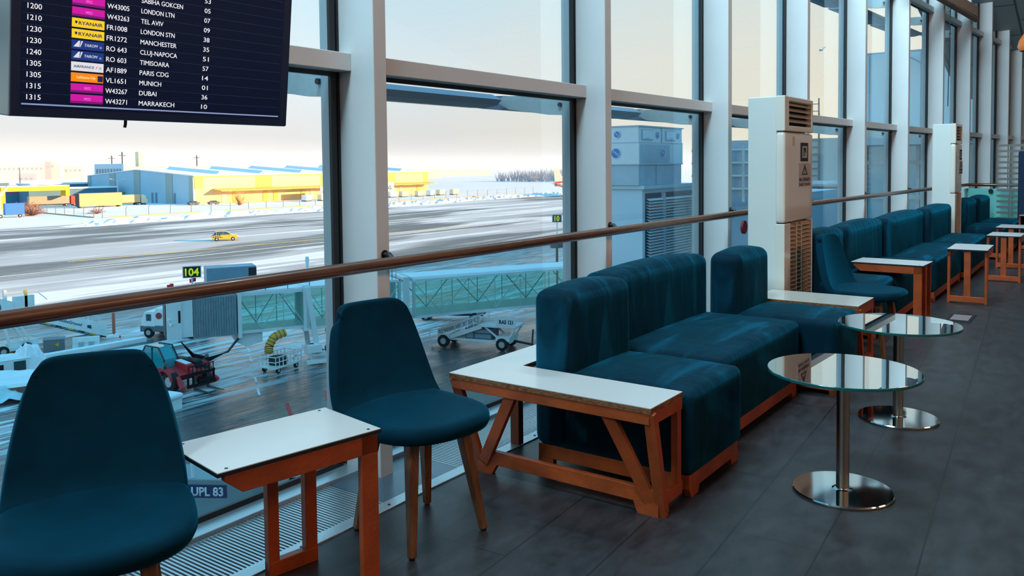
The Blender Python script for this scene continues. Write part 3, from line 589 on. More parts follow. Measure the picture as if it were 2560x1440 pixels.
# ================================================================== outside: the apron lies 14 m below the camera
G = -12.6
m_ap = bpy.data.materials.new('winter_apron'); m_ap.use_nodes = True
def apron():
    n = m_ap.node_tree.nodes; l = m_ap.node_tree.links; b = n['Principled BSDF']
    geo = n.new('ShaderNodeNewGeometry'); sx = n.new('ShaderNodeSeparateXYZ'); l.new(geo.outputs['Position'], sx.inputs[0])
    def noise(sc, det=6, rough=.55, rot=0.0, dist=0.0, loc=(0, 0, 0)):
        mp = n.new('ShaderNodeMapping'); mp.inputs['Scale'].default_value = sc; mp.inputs['Rotation'].default_value = (0, 0, rot); mp.inputs['Location'].default_value = loc; l.new(geo.outputs['Position'], mp.inputs[0])
        z = n.new('ShaderNodeTexNoise'); z.inputs['Scale'].default_value = 1; z.inputs['Detail'].default_value = det; z.inputs['Roughness'].default_value = rough; z.inputs['Distortion'].default_value = dist; l.new(mp.outputs[0], z.inputs['Vector']); return z.outputs['Fac']
    def rng(v, a, b_, c=0.0, d=1.0, sm=True):
        r = n.new('ShaderNodeMapRange'); r.interpolation_type = 'SMOOTHSTEP' if sm else 'LINEAR'; l.new(v, r.inputs['Value'])
        for k, x in zip(('From Min', 'From Max', 'To Min', 'To Max'), (a, b_, c, d)): r.inputs[k].default_value = x
        return r.outputs[0]
    def mt(op, a, b_):
        q_ = n.new('ShaderNodeMath'); q_.operation = op
        for i, v in enumerate((a, b_)):
            if isinstance(v, (int, float)): q_.inputs[i].default_value = v
            else: l.new(v, q_.inputs[i])
        q_.use_clamp = op in ('ADD', 'SUBTRACT', 'MULTIPLY'); return q_.outputs[0]
    def mix(f, a, b_):
        q_ = n.new('ShaderNodeMix'); q_.data_type = 'RGBA'; l.new(f, q_.inputs[0])
        for i, v in ((6, a), (7, b_)):
            if isinstance(v, tuple): q_.inputs[i].default_value = v
            else: l.new(v, q_.inputs[i])
        return q_.outputs[2]
    X, Y = sx.outputs['X'], sx.outputs['Y']
    streak = noise((.016, .15, 1), 8, .6, .10, .5)            # drifting snow in long streaks
    fine = noise((.16, 1.5, 1), 6, .65, -.25, 1.0, (7, 3, 0))  # wind-blown powder close by
    big = noise((.012, .035, 1), 3, .5, .06, 0, (3, 9, 0))
    tyre = noise((.05, 3.2, 1), 4, .6, .16, .3)
    st = mt('ADD', rng(streak, .50, .60), 0)
    pw = rng(fine, .44, .58)
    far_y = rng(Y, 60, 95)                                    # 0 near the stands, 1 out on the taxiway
    near = rng(Y, 41, 47)                                     # swept and wet right under the windows
    wobble = mt('MULTIPLY', noise((.05, .05, 1), 4, .6), 26)
    fld_e = mt('ADD', Y, 0); q_ = n.new('ShaderNodeMath'); q_.operation = 'ADD'; l.new(Y, q_.inputs[0]); l.new(wobble, q_.inputs[1])
    field = rng(q_.outputs[0], 205, 222)                      # open snow beyond the taxiway
    patch = rng(big, .50, .58)
    snow = mt('MULTIPLY', mt('ADD', mt('MULTIPLY', pw, .85), mt('MULTIPLY', st, .35)), near)
    snow_t = mt('ADD', mt('MULTIPLY', st, .70), mt('MULTIPLY', patch, .55))
    q2 = n.new('ShaderNodeMix'); l.new(far_y, q2.inputs[0]); l.new(snow, q2.inputs[2]); l.new(snow_t, q2.inputs[3]); sn = q2.outputs[0]
    sn = mt('SUBTRACT', sn, mt('MULTIPLY', rng(tyre, .52, .66), .25))
    sn = mt('ADD', sn, field)
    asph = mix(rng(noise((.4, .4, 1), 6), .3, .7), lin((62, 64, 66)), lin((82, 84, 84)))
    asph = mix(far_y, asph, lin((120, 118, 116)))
    mp = n.new('ShaderNodeMapping'); l.new(geo.outputs['Position'], mp.inputs[0])
    br = n.new('ShaderNodeTexBrick'); br.offset = 0; br.inputs['Scale'].default_value = 1; br.inputs['Brick Width'].default_value = 7; br.inputs['Row Height'].default_value = 7; br.inputs['Mortar Size'].default_value = .045
    br.inputs['Color1'].default_value = br.inputs['Color2'].default_value = (1, 1, 1, 1); br.inputs['Mortar'].default_value = (.35, .35, .35, 1); l.new(mp.outputs[0], br.inputs['Vector'])
    mm = n.new('ShaderNodeMix'); mm.data_type = 'RGBA'; mm.blend_type = 'MULTIPLY'; mm.inputs[0].default_value = 1; l.new(asph, mm.inputs[6]); l.new(br.outputs['Color'], mm.inputs[7])
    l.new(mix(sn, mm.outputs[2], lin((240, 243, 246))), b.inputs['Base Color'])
    l.new(mt('ADD', mt('MULTIPLY', sn, .5), mt('ADD', mt('MULTIPLY', far_y, .35), rng(noise((.3, .5, 1), 4), .3, .7, .16, .36))), b.inputs['Roughness'])
    bp = n.new('ShaderNodeBump'); bp.inputs['Strength'].default_value = .35; bp.inputs['Distance'].default_value = .15; l.new(fine, bp.inputs['Height']); l.new(bp.outputs[0], b.inputs['Normal'])
apron()
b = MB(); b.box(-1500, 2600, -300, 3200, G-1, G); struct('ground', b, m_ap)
m_snow = M('snow', (240, 243, 246), .8, bump=.25, bs=3, var=.03, vs=1)
m_ymark = M('yellow_marking', (226, 190, 60), .6, var=.2, vs=1.5); m_wmark = M('white_marking', (214, 220, 222), .6, var=.2, vs=1.5); m_rmark = M('red_marking', (206, 44, 54), .6, var=.2, vs=2)
def mark(p, q_, w, mt_, lab):
    b = MB(); p, q_ = Vector((*p, G+.006)), Vector((*q_, G+.006)); b.beam(p, q_, w, .012); o = struct('ground_marking', b, mt_); o['label'] = lab
mark((31.0, 51.5), (35.5, 50.2), .16, m_ymark, 'yellow line by the forklift'); mark((27.5, 72.0), (30.6, 60.5), .3, m_ymark, 'yellow line by the towed stairs')
for i in range(5): mark((39.6-1.75*i, 54.0-2.6*i), (38.7-1.75*i, 52.6-2.6*i), .14, m_wmark, 'white dashed line')
mark((31.5, 39.4), (30.1, 37.3), .22, m_rmark, 'red dash'); mark((34.6, 39.6), (33.3, 37.9), .18, m_rmark, 'red dash'); mark((45.5, 33.5), (42.0, 31.0), .2, m_rmark, 'red arc'); mark((48, 36), (45.5, 33.5), .2, m_rmark, 'red arc')
mark((62, 128), (150, 120), .5, m_ymark, 'taxiway line'); mark((20, 118), (220, 118), .6, m_wmark, 'taxiway edge line')
# ploughed bank of lumpy snow along the taxiway
random.seed(3)
b = MB(); n_, w_ = 170, 9
vs = []
for i in range(n_+1):
    for j in range(w_+1):
        e = math.sin(PI*j/w_); e *= min(1, i/10); vs.append((98+i*1.35+random.uniform(-.3, .3), 200+j*1.15+random.uniform(-.3, .3)+3*math.sin(i*.06), G-.05+e*(.1+random.random()*1.5)*(.5+.5*abs(math.sin(i*.13))+.2)))
b.add(vs, [(i*(w_+1)+j, (i+1)*(w_+1)+j, (i+1)*(w_+1)+j+1, i*(w_+1)+j+1) for i in range(n_) for j in range(w_)])
o = obj('snow_bank', b, m_snow); tag(o, 'long bank of ploughed lumpy snow along the far side of the taxiway', 'snow bank', kind='stuff')

# ------------------------------------------------------------------ sun-shade blades just outside the glass
m_blade = M('blade_grey_blue', (96, 128, 158), .4, .2, var=.1, vs=3, stretch=(.2, 4, 4)); m_arm = M('bracket_pale', (186, 202, 206), .55, var=.05, vs=30)
ords = ['first', 'second', 'third', 'fourth', 'fifth', 'sixth', 'seventh', 'eighth', 'ninth', 'tenth', 'eleventh']
def shade(k, z, lab):
    f, ln = bay(k); t = thing('sunshade', lab, 'sunshade', group='sunshade blades outside the glass')
    sec = lambda a: [f(a, -.52, z+.005), f(a, -.60, z+.045), f(a, -.72, z+.05), f(a, -.84, z+.02), f(a, -.90, z-.02), f(a, -.80, z-.035), f(a, -.66, z-.045), f(a, -.56, z-.03)]
    b = MB(); b.loft([sec(.05), sec(ln-.09)]); obj('blade', b, m_blade, t)
    for a in (ln-.02,):
        b = MB(); pr = [(-.04, z-.115), (-.04, z+.015), (-.20, z+.02), (-.56, z+.035), (-.62, z+.0), (-.52, z-.055), (-.2, z-.105)]
        b.loft([[f(a, p[0], p[1]) for p in pr], [f(a+.03, p[0], p[1]) for p in pr]]); br_ = obj('bracket', b, m_arm, t)
        b = MB(); b.disc(f(a-.02, -.10, z-.045), f(1, 0, 0)-f(0, 0, 0), .014, .03, 8); obj('bolt', b, m_black, br_)
for i, k in enumerate(range(0, 9)): shade(k, 1.80, 'lower sunshade blade outside the %s window, counting from the departures screen' % ords[i])
for i, k in enumerate(range(4, 8)): shade(k, 3.60, 'upper sunshade blade high outside the %s window, counting from the departures screen' % ords[k])

# ------------------------------------------------------------------ vehicle and equipment helpers
m_tyre = M('tyre', (26, 28, 30), .8); m_hub = M('hub', (176, 182, 184), .5); m_gse = M('equipment_white', (232, 240, 240), .45, var=.06, vs=2); m_gsed = M('equipment_grey', (96, 112, 120), .5); m_dkst = M('dark_steel', (44, 54, 60), .5, .3)
m_cab = M('cab_glass', (30, 150, 160), .08, spec=.8); m_redv = M('machine_red', (188, 44, 50), .45, var=.1, vs=3); m_yel2 = M('duct_yellow', (224, 168, 44), .55); m_brg = M('bridge_white', (222, 234, 236), .5, var=.05, vs=.8); m_steelg = M('bridge_truss', (176, 206, 204), .5)
m_tglass = glass('tunnel_glass', (.86, .985, .955), .35, .25, .11)
m_tglass.node_tree.nodes['Glossy BSDF'].inputs[0].default_value = (.66, 1.0, .90, 1); m_teal = M('conn_blue', (60, 110, 132), .5)
def wheel(parent, x, y, r, w=.2, z=None, ax=(0, 1, 0)):
    z = r if z is None else z; a = Vector(ax); c = Vector((x, y, z))
    b = MB(); b.tube(c-a*w*.5, c-a*w*.4, r*.9, r, 18); b.tube(c-a*w*.4, c+a*w*.4, r, n=18); b.tube(c+a*w*.4, c+a*w*.5, r, r*.9, 18); o = obj('wheel', b, m_tyre, parent, smooth=40)
    b = MB(); b.tube(c-a*(w*.5+.01), c+a*(w*.5+.01), r*.5, n=14); obj('hub', b, m_hub, o); return o
def rails(parent, pts, r=.03, mat=None, post=None, name='railing'):
    b = MB(); b.path(pts, r, 6)
    for p in (post or []): b.tube(p[0], p[1], r, n=6)
    return obj(name, b, mat or m_brg, parent)

# passenger boarding bridge of stand 104: origin under its wheel column, x runs towards the terminal
bx, by, brz = 39.0, 46.6, math.atan2(-.47, .883)
t = thing('boarding_bridge', 'glazed passenger boarding bridge of stand 104 crossing behind the handrail', 'boarding bridge', (bx, by, G), brz)
def section(x0, x1, hw, z0, z1, name, nb):
    b = MB(); b.box(x0, x1, -hw, hw, z0, z0+.22); fl = obj('tunnel_floor', b, m_brg, t)
    b = MB(); b.box(x0, x1, -hw-.05, hw+.05, z1-.16, z1); obj('tunnel_roof', b, m_brg, t)
    b = MB()
    for s in (-1, 1): b.box(x0, x1, s*hw-.012, s*hw+.012, z0+.22, z1-.16)
    obj('glazing', b, m_tglass, t)
    for s in (-1, 1):
        tr = MB(); st = (x1-x0)/nb
        for i in range(nb+1): tr.beam((x0+i*st, s*(hw+.03), z0+.2), (x0+i*st, s*(hw+.03), z1-.15), .05 if 0 < i < nb else .20)
        for i in range(nb):
            a, c = ((z0+.25, z1-.2) if i % 2 else (z1-.2, z0+.25)); tr.beam((x0+i*st, s*(hw+.05), a), (x0+(i+1)*st, s*(hw+.05), c), .10, .06)
        obj('truss', tr, m_steelg, t)
section(-4.6, -.25, 1.30, 2.72, 5.45, 'a', 3)
section(-.05, 6.6, 1.48, 2.60, 5.66, 'b', 4)
section(7.65, 34.0, 1.66, 2.70, 5.62, 'c', 12)
for x_, hw_, z0, z1 in ((-.15, 1.5, 2.55, 5.72), (7.1, 1.62, 2.5, 5.8)):
    b = MB()
    for s in (-1, 1): b.box(x_-.22, x_+.22, s*hw_-.06, s*hw_+.06, z0, z1)
    b.box(x_-.22, x_+.22, -hw_, hw_, z1-.2, z1); b.box(x_-.22, x_+.22, -hw_, hw_, z0, z0+.2); obj('portal_frame', b, m_brg, t)
for k in range(2):
    b = MB(); b.box(-4.62 if k == 0 else 7.6, 6.6 if k == 0 else 34, -1.3, 1.3, 5.46 if k == 0 else 5.63, 5.60 if k == 0 else 5.75); obj('roof_snow', b, m_snow, t)
b = MB()                                               # corrugated rotating curtain and cab
ns = 34
for i in range(ns):
    a0 = -7.55+2.75*i/ns; b.box(a0, a0+.055, -1.52+(i % 2)*.04, 1.52-(i % 2)*.04, 2.72, 5.4)
obj('corrugated_curtain', b, m_gsed if False else M('curtain_grey_blue', (150, 172, 182), .5, var=.12, vs=2), t)
b = MB(); b.box(-9.2, -8.3, -1.72, 1.72, 2.86, 5.6); b.box(-8.3, -7.6, -1.6, 1.6, 2.9, 5.55); b.box(-4.75, -4.5, -1.55, 1.55, 2.5, 5.6); cabo = obj('cab', b, m_brg, t)
b = MB(); b.box(-9.25, -9.15, -1.3, 1.3, 2.8, 5.1); obj('cab_opening', b, m_dkst, cabo)
b = MB(); b.rbox(-8.5, -8.36, -1.745, -1.70, 3.9, 4.7, .015, n=3); obj('cab_window', b, m_dark, cabo)
b = MB(); b.path([(-9.0, -1.72, 4.1), (-9.1, -2.0, 4.15), (-9.0, -2.05, 3.85), (-8.9, -1.72, 3.85)], .07, 8); obj('mirror_arm', b, m_gse, cabo)
b = MB(); b.prism([(-4.9, 2.7), (-3.1, 2.7), (-3.1, 2.0), (-4.2, 1.75), (-4.9, 2.2)], 'xz', -1.0, 1.0); obj('drive_housing', b, m_brg, t)
for j in range(4):
    b = MB(); b.path([(-8.3, -1.2+.1*j, 2.5), (-7.6, -1.3+.1*j, 1.7-.1*j), (-6.6, -1.3+.1*j, 1.35-.1*j), (-5.4, -1.3+.1*j, 1.6), (-4.7, -1.2+.1*j, 2.4)], .045, 6); obj('cable', b, m_black, t)
b = MB()
for s in (-1, 1): b.beam((-.1, s*1.6, 5.6), (.55, s*1.6, .9), .34, .30)
b.box(.1, 1.1, -1.75, 1.75, .75, 1.0); obj('lift_column', b, m_brg, t)
b = MB(); b.box(-.2, .75, -2.0, -1.4, 1.05, 1.55); obj('control_box', b, m_gse, t)
bo = MB(); bo.box(.2, 1.2, -1.3, 1.3, .35, .75); bo.box(-.3, 2.3, -1.9, -1.5, .25, .5); bog = obj('bogie', bo, m_gse, t)
for s in (-1, 1): wheel(t, .8, s*1.0, .55, .4); wheel(t, 2.2, s*1.0, .55, .4)
b = MB()
for s in (-.5, .5): b.beam((7.0, -2.0+s, 2.5), (1.4, -2.3+s, .25), .1, .12)
for i in range(14): b.beam((7.0-.4*i, -2.5-.021*i, 2.45-.16*i), (7.0-.4*i, -1.5-.021*i, 2.45-.16*i), .22, .03)
obj('service_stairs', b, m_gsed, t)
def duct(pts, r, label):
    pts = [Vector(p) for p in pts]; full = []
    for i in range(len(pts)-1):
        for k in range(6): full.append(pts[i].lerp(pts[i+1], k/6))
    full.append(pts[-1]); b = MB(); b.path(full, [r*(1+.09*(i % 2)) for i in range(len(full))], 12); d = obj('air_duct', b, m_yel2, t, label=label)
    b = MB()
    for i in range(1, len(full)-1, 2):
        dd = (full[i+1]-full[i-1]).normalized(); b.disc(full[i]-dd*.02, dd, r*1.12, .04, 12)
    obj('duct_ring', b, m_dkst, d)
duct([(-1.6, -1.2, 2.55), (-2.4, -1.3, 2.3), (-2.75, -1.4, 1.7), (-2.8, -1.6, 1.3)], .27, 'yellow ribbed air duct')
duct([(1.2, -1.3, 2.6), (2.2, -1.5, 2.3), (2.9, -1.7, 1.7), (3.6, -1.9, 1.2)], .27, 'yellow ribbed air duct')
ac = MB(); ac.box(-6.6, -3.4, -.9, .9, 5.9, 7.25); aco = obj('roof_unit', ac, M('roof_unit_grey', (122, 156, 176), .45, var=.06, vs=2), t)
b = MB(); b.box(-3.9, -3.38, -.93, .93, 6.05, 7.15); obj('roof_unit_grille', b, m_dkst, aco)
rails(t, [(-7.4, -1.4, 6.1), (-7.4, -1.4, 5.9), (-7.4, -1.4, 6.4), (-3.5, -1.4, 6.4), (6.4, -1.4, 6.5), (6.4, -1.4, 5.7)], .035, M('rail_grey', (120, 150, 166), .5), [((-7.4+1.5*i, -1.4, 5.6), (-7.4+1.5*i, -1.4, 6.42)) for i in range(10)])
for x_ in (.4, 4.3):
    b = MB(); b.tube((x_, .6, 5.6), (x_, .6, 7.1), .14, .10, 10); b.tube((x_, .6, 7.1), (x_, .6, 7.5), .16, .12, 10); obj('beacon_mast', b, m_brg, t)
b = MB()
for x_, y_ in ((-8.9, .0), (-8.7, .5), (-7.5, -.2), (-7.3, .3)): b.disc((x_, y_, 5.98 if x_ < -8 else 6.3), (0, 0, 1), .13, .24, 10); b.tube((x_, y_, 5.5), (x_, y_, 6.0), .03, n=6)
obj('red_beacon', b, M('beacon_red', (220, 30, 36), .4), t)
# stand sign on its own pole over the cab
def stand_sign(loc, rz, body, lab, w=1.18, h=.80, col=(226, 232, 40)):
    s = thing('stand_sign', lab, 'sign', loc, rz)
    obj('board', MB().box(-w/2, w/2, -.06, .06, -h/2, h/2), m_gse, s, bevel=.01)
    obj('face', MB().box(-w/2+.06, w/2-.06, -.068, -.05, -h/2+.05, h/2-.05), M('sign_black', (18, 26, 26), .6), s)
    text('lettering', body, M('sign_yellow', col, .6, emit=col, es=.35), s, (0, -.069, -h*.31), (1, 0, 0), (0, 0, 1), h*.63, w*.74 if len(body) > 2 else w*.5, 'C', .03, .006)
    obj('pole', MB().tube((0, .02, -h/2), (0, .02, -1.6), .05, n=8), m_brg, s)
stand_sign((31.95, 49.35, -5.50), math.radians(-33), '104', 'yellow 104 stand number on a black board above the boarding bridge')
stand_sign((69.9, 45.0, -4.05), math.radians(-57), '10', 'small stand number board at the edge of the second window, digits 10', 1.0, .8, (120, 226, 60))
b = MB(); b.tube((69.94, 45.05, G), (69.94, 45.05, -5.75), .12, n=10); b.box(69.4, 70.5, 44.6, 45.5, -7.0, -5.75); tag(obj('sign_mast', b, m_dkst), 'dark mast with a box carrying the small 10 stand board', 'mast')
# ------------------------------------------------------------------ people
def person(loc, rz, lab, vest, hairc, hgt=1.74):
    t = thing('person', lab, 'person', loc, rz); s = hgt/1.74
    J = {'pel': (0, 0, .95, .15, .11), 'wai': (0, .0, 1.10, .135, .10), 'che': (0, .0, 1.32, .17, .12), 'neck': (0, .01, 1.47, .06, .06), 'head0': (0, -.01, 1.56, .075, .085), 'head1': (0, -.015, 1.70, .07, .08)}
    for sd_, sg in (('l', -1), ('r', 1)):
        J.update({'sh'+sd_: (sg*.18, .01, 1.41, .065, .06), 'el'+sd_: (sg*.23, .05, 1.14, .045, .045), 'wr'+sd_: (sg*.22, -.08, .93, .03, .032), 'ha'+sd_: (sg*.215, -.11, .86, .035, .022),
                  'hip'+sd_: (sg*.09, 0, .88, .09, .09), 'kn'+sd_: (sg*.10, -.02, .50, .06, .06), 'an'+sd_: (sg*.10, .02, .09, .042, .045), 'to'+sd_: (sg*.11, -.14, .04, .04, .03)})
    K = list(J); E_ = [('pel', 'wai'), ('wai', 'che'), ('che', 'neck'), ('neck', 'head0'), ('head0', 'head1')]
    for d_ in 'lr': E_ += [('che', 'sh'+d_), ('sh'+d_, 'el'+d_), ('el'+d_, 'wr'+d_), ('wr'+d_, 'ha'+d_), ('pel', 'hip'+d_), ('hip'+d_, 'kn'+d_), ('kn'+d_, 'an'+d_), ('an'+d_, 'to'+d_)]
    me = bpy.data.meshes.new('body'); me.from_pydata([tuple(c*s for c in J[k][:3]) for k in K], [(K.index(a), K.index(b_)) for a, b_ in E_], []); me.materials.append(M('dark_clothes', (36, 42, 52), .8))
    o = bpy.data.objects.new('body', me); C.objects.link(o); o.parent = t
    sk = o.modifiers.new('skin', 'SKIN'); o.modifiers.new('sub', 'SUBSURF').levels = 1
    for i, k in enumerate(K):
        me.skin_vertices[0].data[i].radius = (J[k][3]*s, J[k][4]*s)
    me.skin_vertices[0].data[0].use_root = True
    b = MB(); b.loft([[(.215*w_*math.cos(a), .155*w_*math.sin(a), z*s) for a in [2*PI*i/16 for i in range(16)]] for z, w_ in ((.92, .92), (1.1, .93), (1.3, 1.02), (1.42, .92), (1.46, .5))]); obj('vest', b, vest, t, smooth='all')
    b = MB(); b.lathe([(.0, 1.765), (.05, 1.755), (.088, 1.71), (.094, 1.64), (.085, 1.60), (.0, 1.60)], (0, .012, 0), 14); obj('hair', b, hairc, t, smooth='all')
    b = MB(); b.disc((0, -.095, 1.64), (0, -1, 0), .055, .012, 10); obj('face', b, M('skin', (196, 148, 120), .6), t)
    return t
c_, s_ = math.cos(brz), math.sin(brz)
person((bx+c_*21.2+s_*.3, by+s_*21.2-c_*.3, G+2.92), math.radians(60), 'person in a yellow-green vest standing inside the glazed boarding bridge', M('vest_green', (170, 206, 70), .7), M('hair_dark', (26, 24, 24), .7))

# ------------------------------------------------------------------ marker car on the taxiway
t = thing('marker_car', 'yellow airport car with black chequered rear and roof beacon, driving on the snowy taxiway', 'car', (96.6, 138.0, G), math.radians(-36)); t.scale = (1.1, 1.1, 1.1)
m_cy = bpy.data.materials.new('chequered_yellow'); m_cy.use_nodes = True
n = m_cy.node_tree.nodes; l = m_cy.node_tree.links; tc = n.new('ShaderNodeTexCoord'); ck = n.new('ShaderNodeTexChecker'); ck.inputs['Scale'].default_value = 5.0; mp = n.new('ShaderNodeMapping'); mp.inputs['Rotation'].default_value = (.0, .5, 0); l.new(tc.outputs['Object'], mp.inputs[0]); l.new(mp.outputs[0], ck.inputs['Vector'])
ck.inputs['Color1'].default_value = lin((24, 26, 28)); ck.inputs['Color2'].default_value = lin((226, 206, 110)); l.new(ck.outputs['Color'], n['Principled BSDF'].inputs['Base Color']); n['Principled BSDF'].inputs['Roughness'].default_value = .3
m_ycar = M('car_yellow', (232, 190, 50), .3, coat=.5); m_cglass = M('car_glass', (40, 84, 120), .08, spec=.8)
side = [(-2.1, .45), (-2.12, .95), (-1.95, 1.08), (1.0, 1.08), (1.95, .92), (2.12, .75), (2.12, .42), (1.9, .32), (-1.95, .32)]
def carprism(poly, hw, inset=0): return MB().loft([[(x, -hw, z) for x, z in poly], [(x, hw, z) for x, z in poly]])
obj('body', carprism([p for p in side], .88), m_ycar, t, bevel=.06)
obj('rear_quarter', MB().loft([[(x, y, z) for x, z in ((-2.13, .46), (-2.1, 1.07), (-.75, 1.09), (-.35, .5))] for y in (-.895, .895)]), m_cy, t)
obj('cabin', MB().loft([[(-1.95, y*.86, 1.08), (-1.55, y*.72, 1.62), (.25, y*.72, 1.64), (1.05, y*.86, 1.08)] for y in (-1, 1)]), m_cglass, t, bevel=.03)
obj('roof', MB().loft([[(-1.6, y, 1.60), (-1.5, y, 1.66), (.2, y, 1.68), (.32, y, 1.60)] for y in (-.73, .73)]), m_ycar, t, bevel=.02)
obj('pillar', MB().beam((-.25, -.82, 1.08), (-.3, -.74, 1.62), .10, .05).beam((-1.3, -.83, 1.08), (-1.45, -.75, 1.6), .3, .05), m_cy, t)
obj('beacon', MB().box(-.75, -.55, -.5, .5, 1.68, 1.80), M('beacon_orange', (230, 110, 40), .4), t)
for x_, y_ in ((-1.35, -.78), (-1.35, .78), (1.32, -.78), (1.32, .78)): wheel(t, x_, y_, .34, .24)
obj('headlight', MB().box(2.02, 2.13, -.8, -.5, .68, .82).box(2.02, 2.13, .5, .8, .68, .82), m_wmark, t)
obj('bumper', MB().box(2.05, 2.16, -.8, .8, .34, .5), m_black, t)

# ------------------------------------------------------------------ towed passenger stairs, tow frame on the left
t = thing('passenger_stairs', 'white towed passenger stairs with a sloping lettered side panel, left behind the handrail', 'stairs', (35.7, 67.8, G), math.radians(180))
sl = lambda x: .10+x*.40
b = MB(); b.loft([[(0.3, y, sl(.3)-.05), (9.0, y, sl(9.0)-.05), (9.0, y, sl(9.0)+1.0), (0.3, y, sl(.3)+1.0)] for y in (.80, .88)]); sp_ = obj('side_panel', b, m_gse, t)
b = MB(); b.loft([[(0.3, y, sl(.3)-.05), (9.0, y, sl(9.0)-.05), (9.0, y, sl(9.0)+1.0), (0.3, y, sl(.3)+1.0)] for y in (-.88, -.80)]); obj('side_panel', b, m_gse, t)
ddx, ddz = math.cos(math.atan(.40)), math.sin(math.atan(.40))
text('lettering', 'GlobeGround', M('lettering_blue', (28, 62, 92), .6), sp_, (4.15, .885, sl(4.15)+.32), (-ddx, 0, -ddz), (-ddz, 0, ddx), .25, 1.9, 'L', .01, .01)
b = MB(); b.prism([(1.9, sl(1.9)+.3), (1.55, sl(1.55)+.3), (1.6, sl(1.6)+.6), (1.9, sl(1.9)+.52)], 'xz', .885, .895); obj('logo', b, M('lettering_blue', (28, 62, 92)), sp_)
for i in range(10):
    b = MB(); x_ = .4+.88*i; b.loft([[(x_, y, sl(x_)-.16), (x_+.42, y, sl(x_+.42)-.16), (x_+.42, y, sl(x_+.42)-.05), (x_, y, sl(x_)-.05)] for y in (.82, .895)]); obj('hazard_stripe', b, m_gask if i % 2 == 0 else m_ymark, t)
b = MB()
for i in range(22): x_ = .4+.4*i; b.box(x_, x_+.42, -.8, .8, sl(x_)-.1, sl(x_)-.04)
obj('treads', b, m_gsed, t)
rails(t, [(.6, .85, sl(.6)+1.0), (.9, .85, sl(.9)+1.45), (4.4, .85, sl(4.4)+1.45)], .03, m_gse, [((.9+.9*i, .85, sl(.9+.9*i)+.9), (.9+.9*i, .85, sl(.9+.9*i)+1.45)) for i in range(5)])
b = MB(); b.box(8.0, 11.6, -1.0, 1.0, 3.0, 3.2); b.box(8.0, 11.6, .92, 1.0, 3.2, 4.15); obj('platform', b, m_gse, t)
sg = obj('speed_disc', MB().disc((8.75, 1.0, 3.75), (0, 1, 0), .47, .03, 26), M('disc_grey', (140, 150, 156), .5), t)
obj('disc_face', MB().disc((8.75, 1.03, 3.75), (0, 1, 0), .40, .01, 26), M('sign_black', (18, 26, 26)), sg)
text('lettering', '30', M('pale_pink', (226, 196, 196), .6), sg, (8.75, 1.042, 3.65), (-1, 0, 0), (0, 0, 1), .32, .5, 'C', .02, .006)
obj('gate_post', MB().box(9.4, 9.6, .9, 1.02, 3.2, 4.7).box(6.4, 6.6, .86, .95, 3.1, 4.9), M('gate_yellow', (214, 200, 110), .6), t)
b = MB(); b.box(7.85, 8.05, .7, .95, 3.2, 5.0); b.beam((7.9, .8, 4.75), (5.6, .8, 4.65), .12, .10); b.box(5.9, 7.3, .5, .95, 3.0, 4.4); b.beam((5.7, .8, 4.65), (4.9, .8, 3.9), .05); obj('upper_frame', b, m_gse, t)
b = MB()
for y_ in (-.9, .9):
    b.beam((7.7, y_, .6), (8.4, y_, 3.6), .16); b.beam((6.4, y_, .55), (8.1, y_, 3.4), .07); b.beam((6.1, y_, .5), (7.6, y_, 3.5), .12)
b.box(5.2, 8.4, -1.1, 1.1, .38, .62); b.box(5.6, 8.0, -.7, .7, .6, .95); obj('undercarriage', b, m_gse, t)
b = MB(); b.beam((5.2, .2, .42), (-.4, .6, .34), .14, .1); b.beam((5.2, -.2, .42), (-.4, -.3, .34), .12, .1); obj('tow_bar', b, M('tow_white', (220, 214, 196), .5), t)
obj('marker_post', MB().tube((-.35, .75, .2), (-.35, .75, 2.5), .04, n=8).box(-.45, -.25, .68, .82, .3, 2.0), M('post_red_white', (196, 110, 84), .6), t)
for x_ in (6.6, 8.3):
    for y_ in (-1.05, 1.05): wheel(t, x_, y_, .42, .24)

# ground power unit
t = thing('power_unit', 'white ground power unit truck half hidden by the boarding bridge cab', 'truck', (39.4, 62.8, G), math.radians(116))
b = MB(); b.box(-2.6, 1.6, -1.05, 1.05, .95, 2.5); obj('body', b, m_gse, t, bevel=.12)
b = MB(); b.prism([(1.6, .7), (2.9, .7), (2.85, 1.5), (2.55, 2.15), (1.6, 2.2)], 'xz', -1.0, 1.0); cb = obj('cab', b, m_gse, t, bevel=.05)
b = MB(); b.box(1.95, 2.4, 1.0, 1.02, 1.4, 1.95); b.box(2.62, 2.72, -.8, .8, 1.45, 1.95); obj('cab_window', b, M('gse_window', (60, 84, 96), .15), cb)
b = MB(); b.box(-2.6, 2.95, -1.02, 1.02, .5, .95); obj('chassis', b, m_gsed, t)
text('lettering', 'GPU', M('lettering_black', (30, 40, 48), .6), t, (.0, 1.06, 1.55), (-1, 0, 0), (0, 0, 1), .5, 1.35, 'L', .04, .01)
obj('hose_reel', MB().disc((1.2, 1.05, 1.85), (0, 1, 0), .26, .08, 14), M('reel_red', (150, 60, 66), .6), t)
obj('marker_lamp', MB().box(2.7, 2.97, .75, 1.0, .75, .98), M('lamp_amber', (220, 150, 70), .5), t)
for x_, y_ in ((2.2, 1.0), (2.2, -1.0), (.4, 1.0), (.4, -1.0), (-1.6, 1.0), (-1.6, -1.0)): wheel(t, x_, y_*.92, .42, .3)

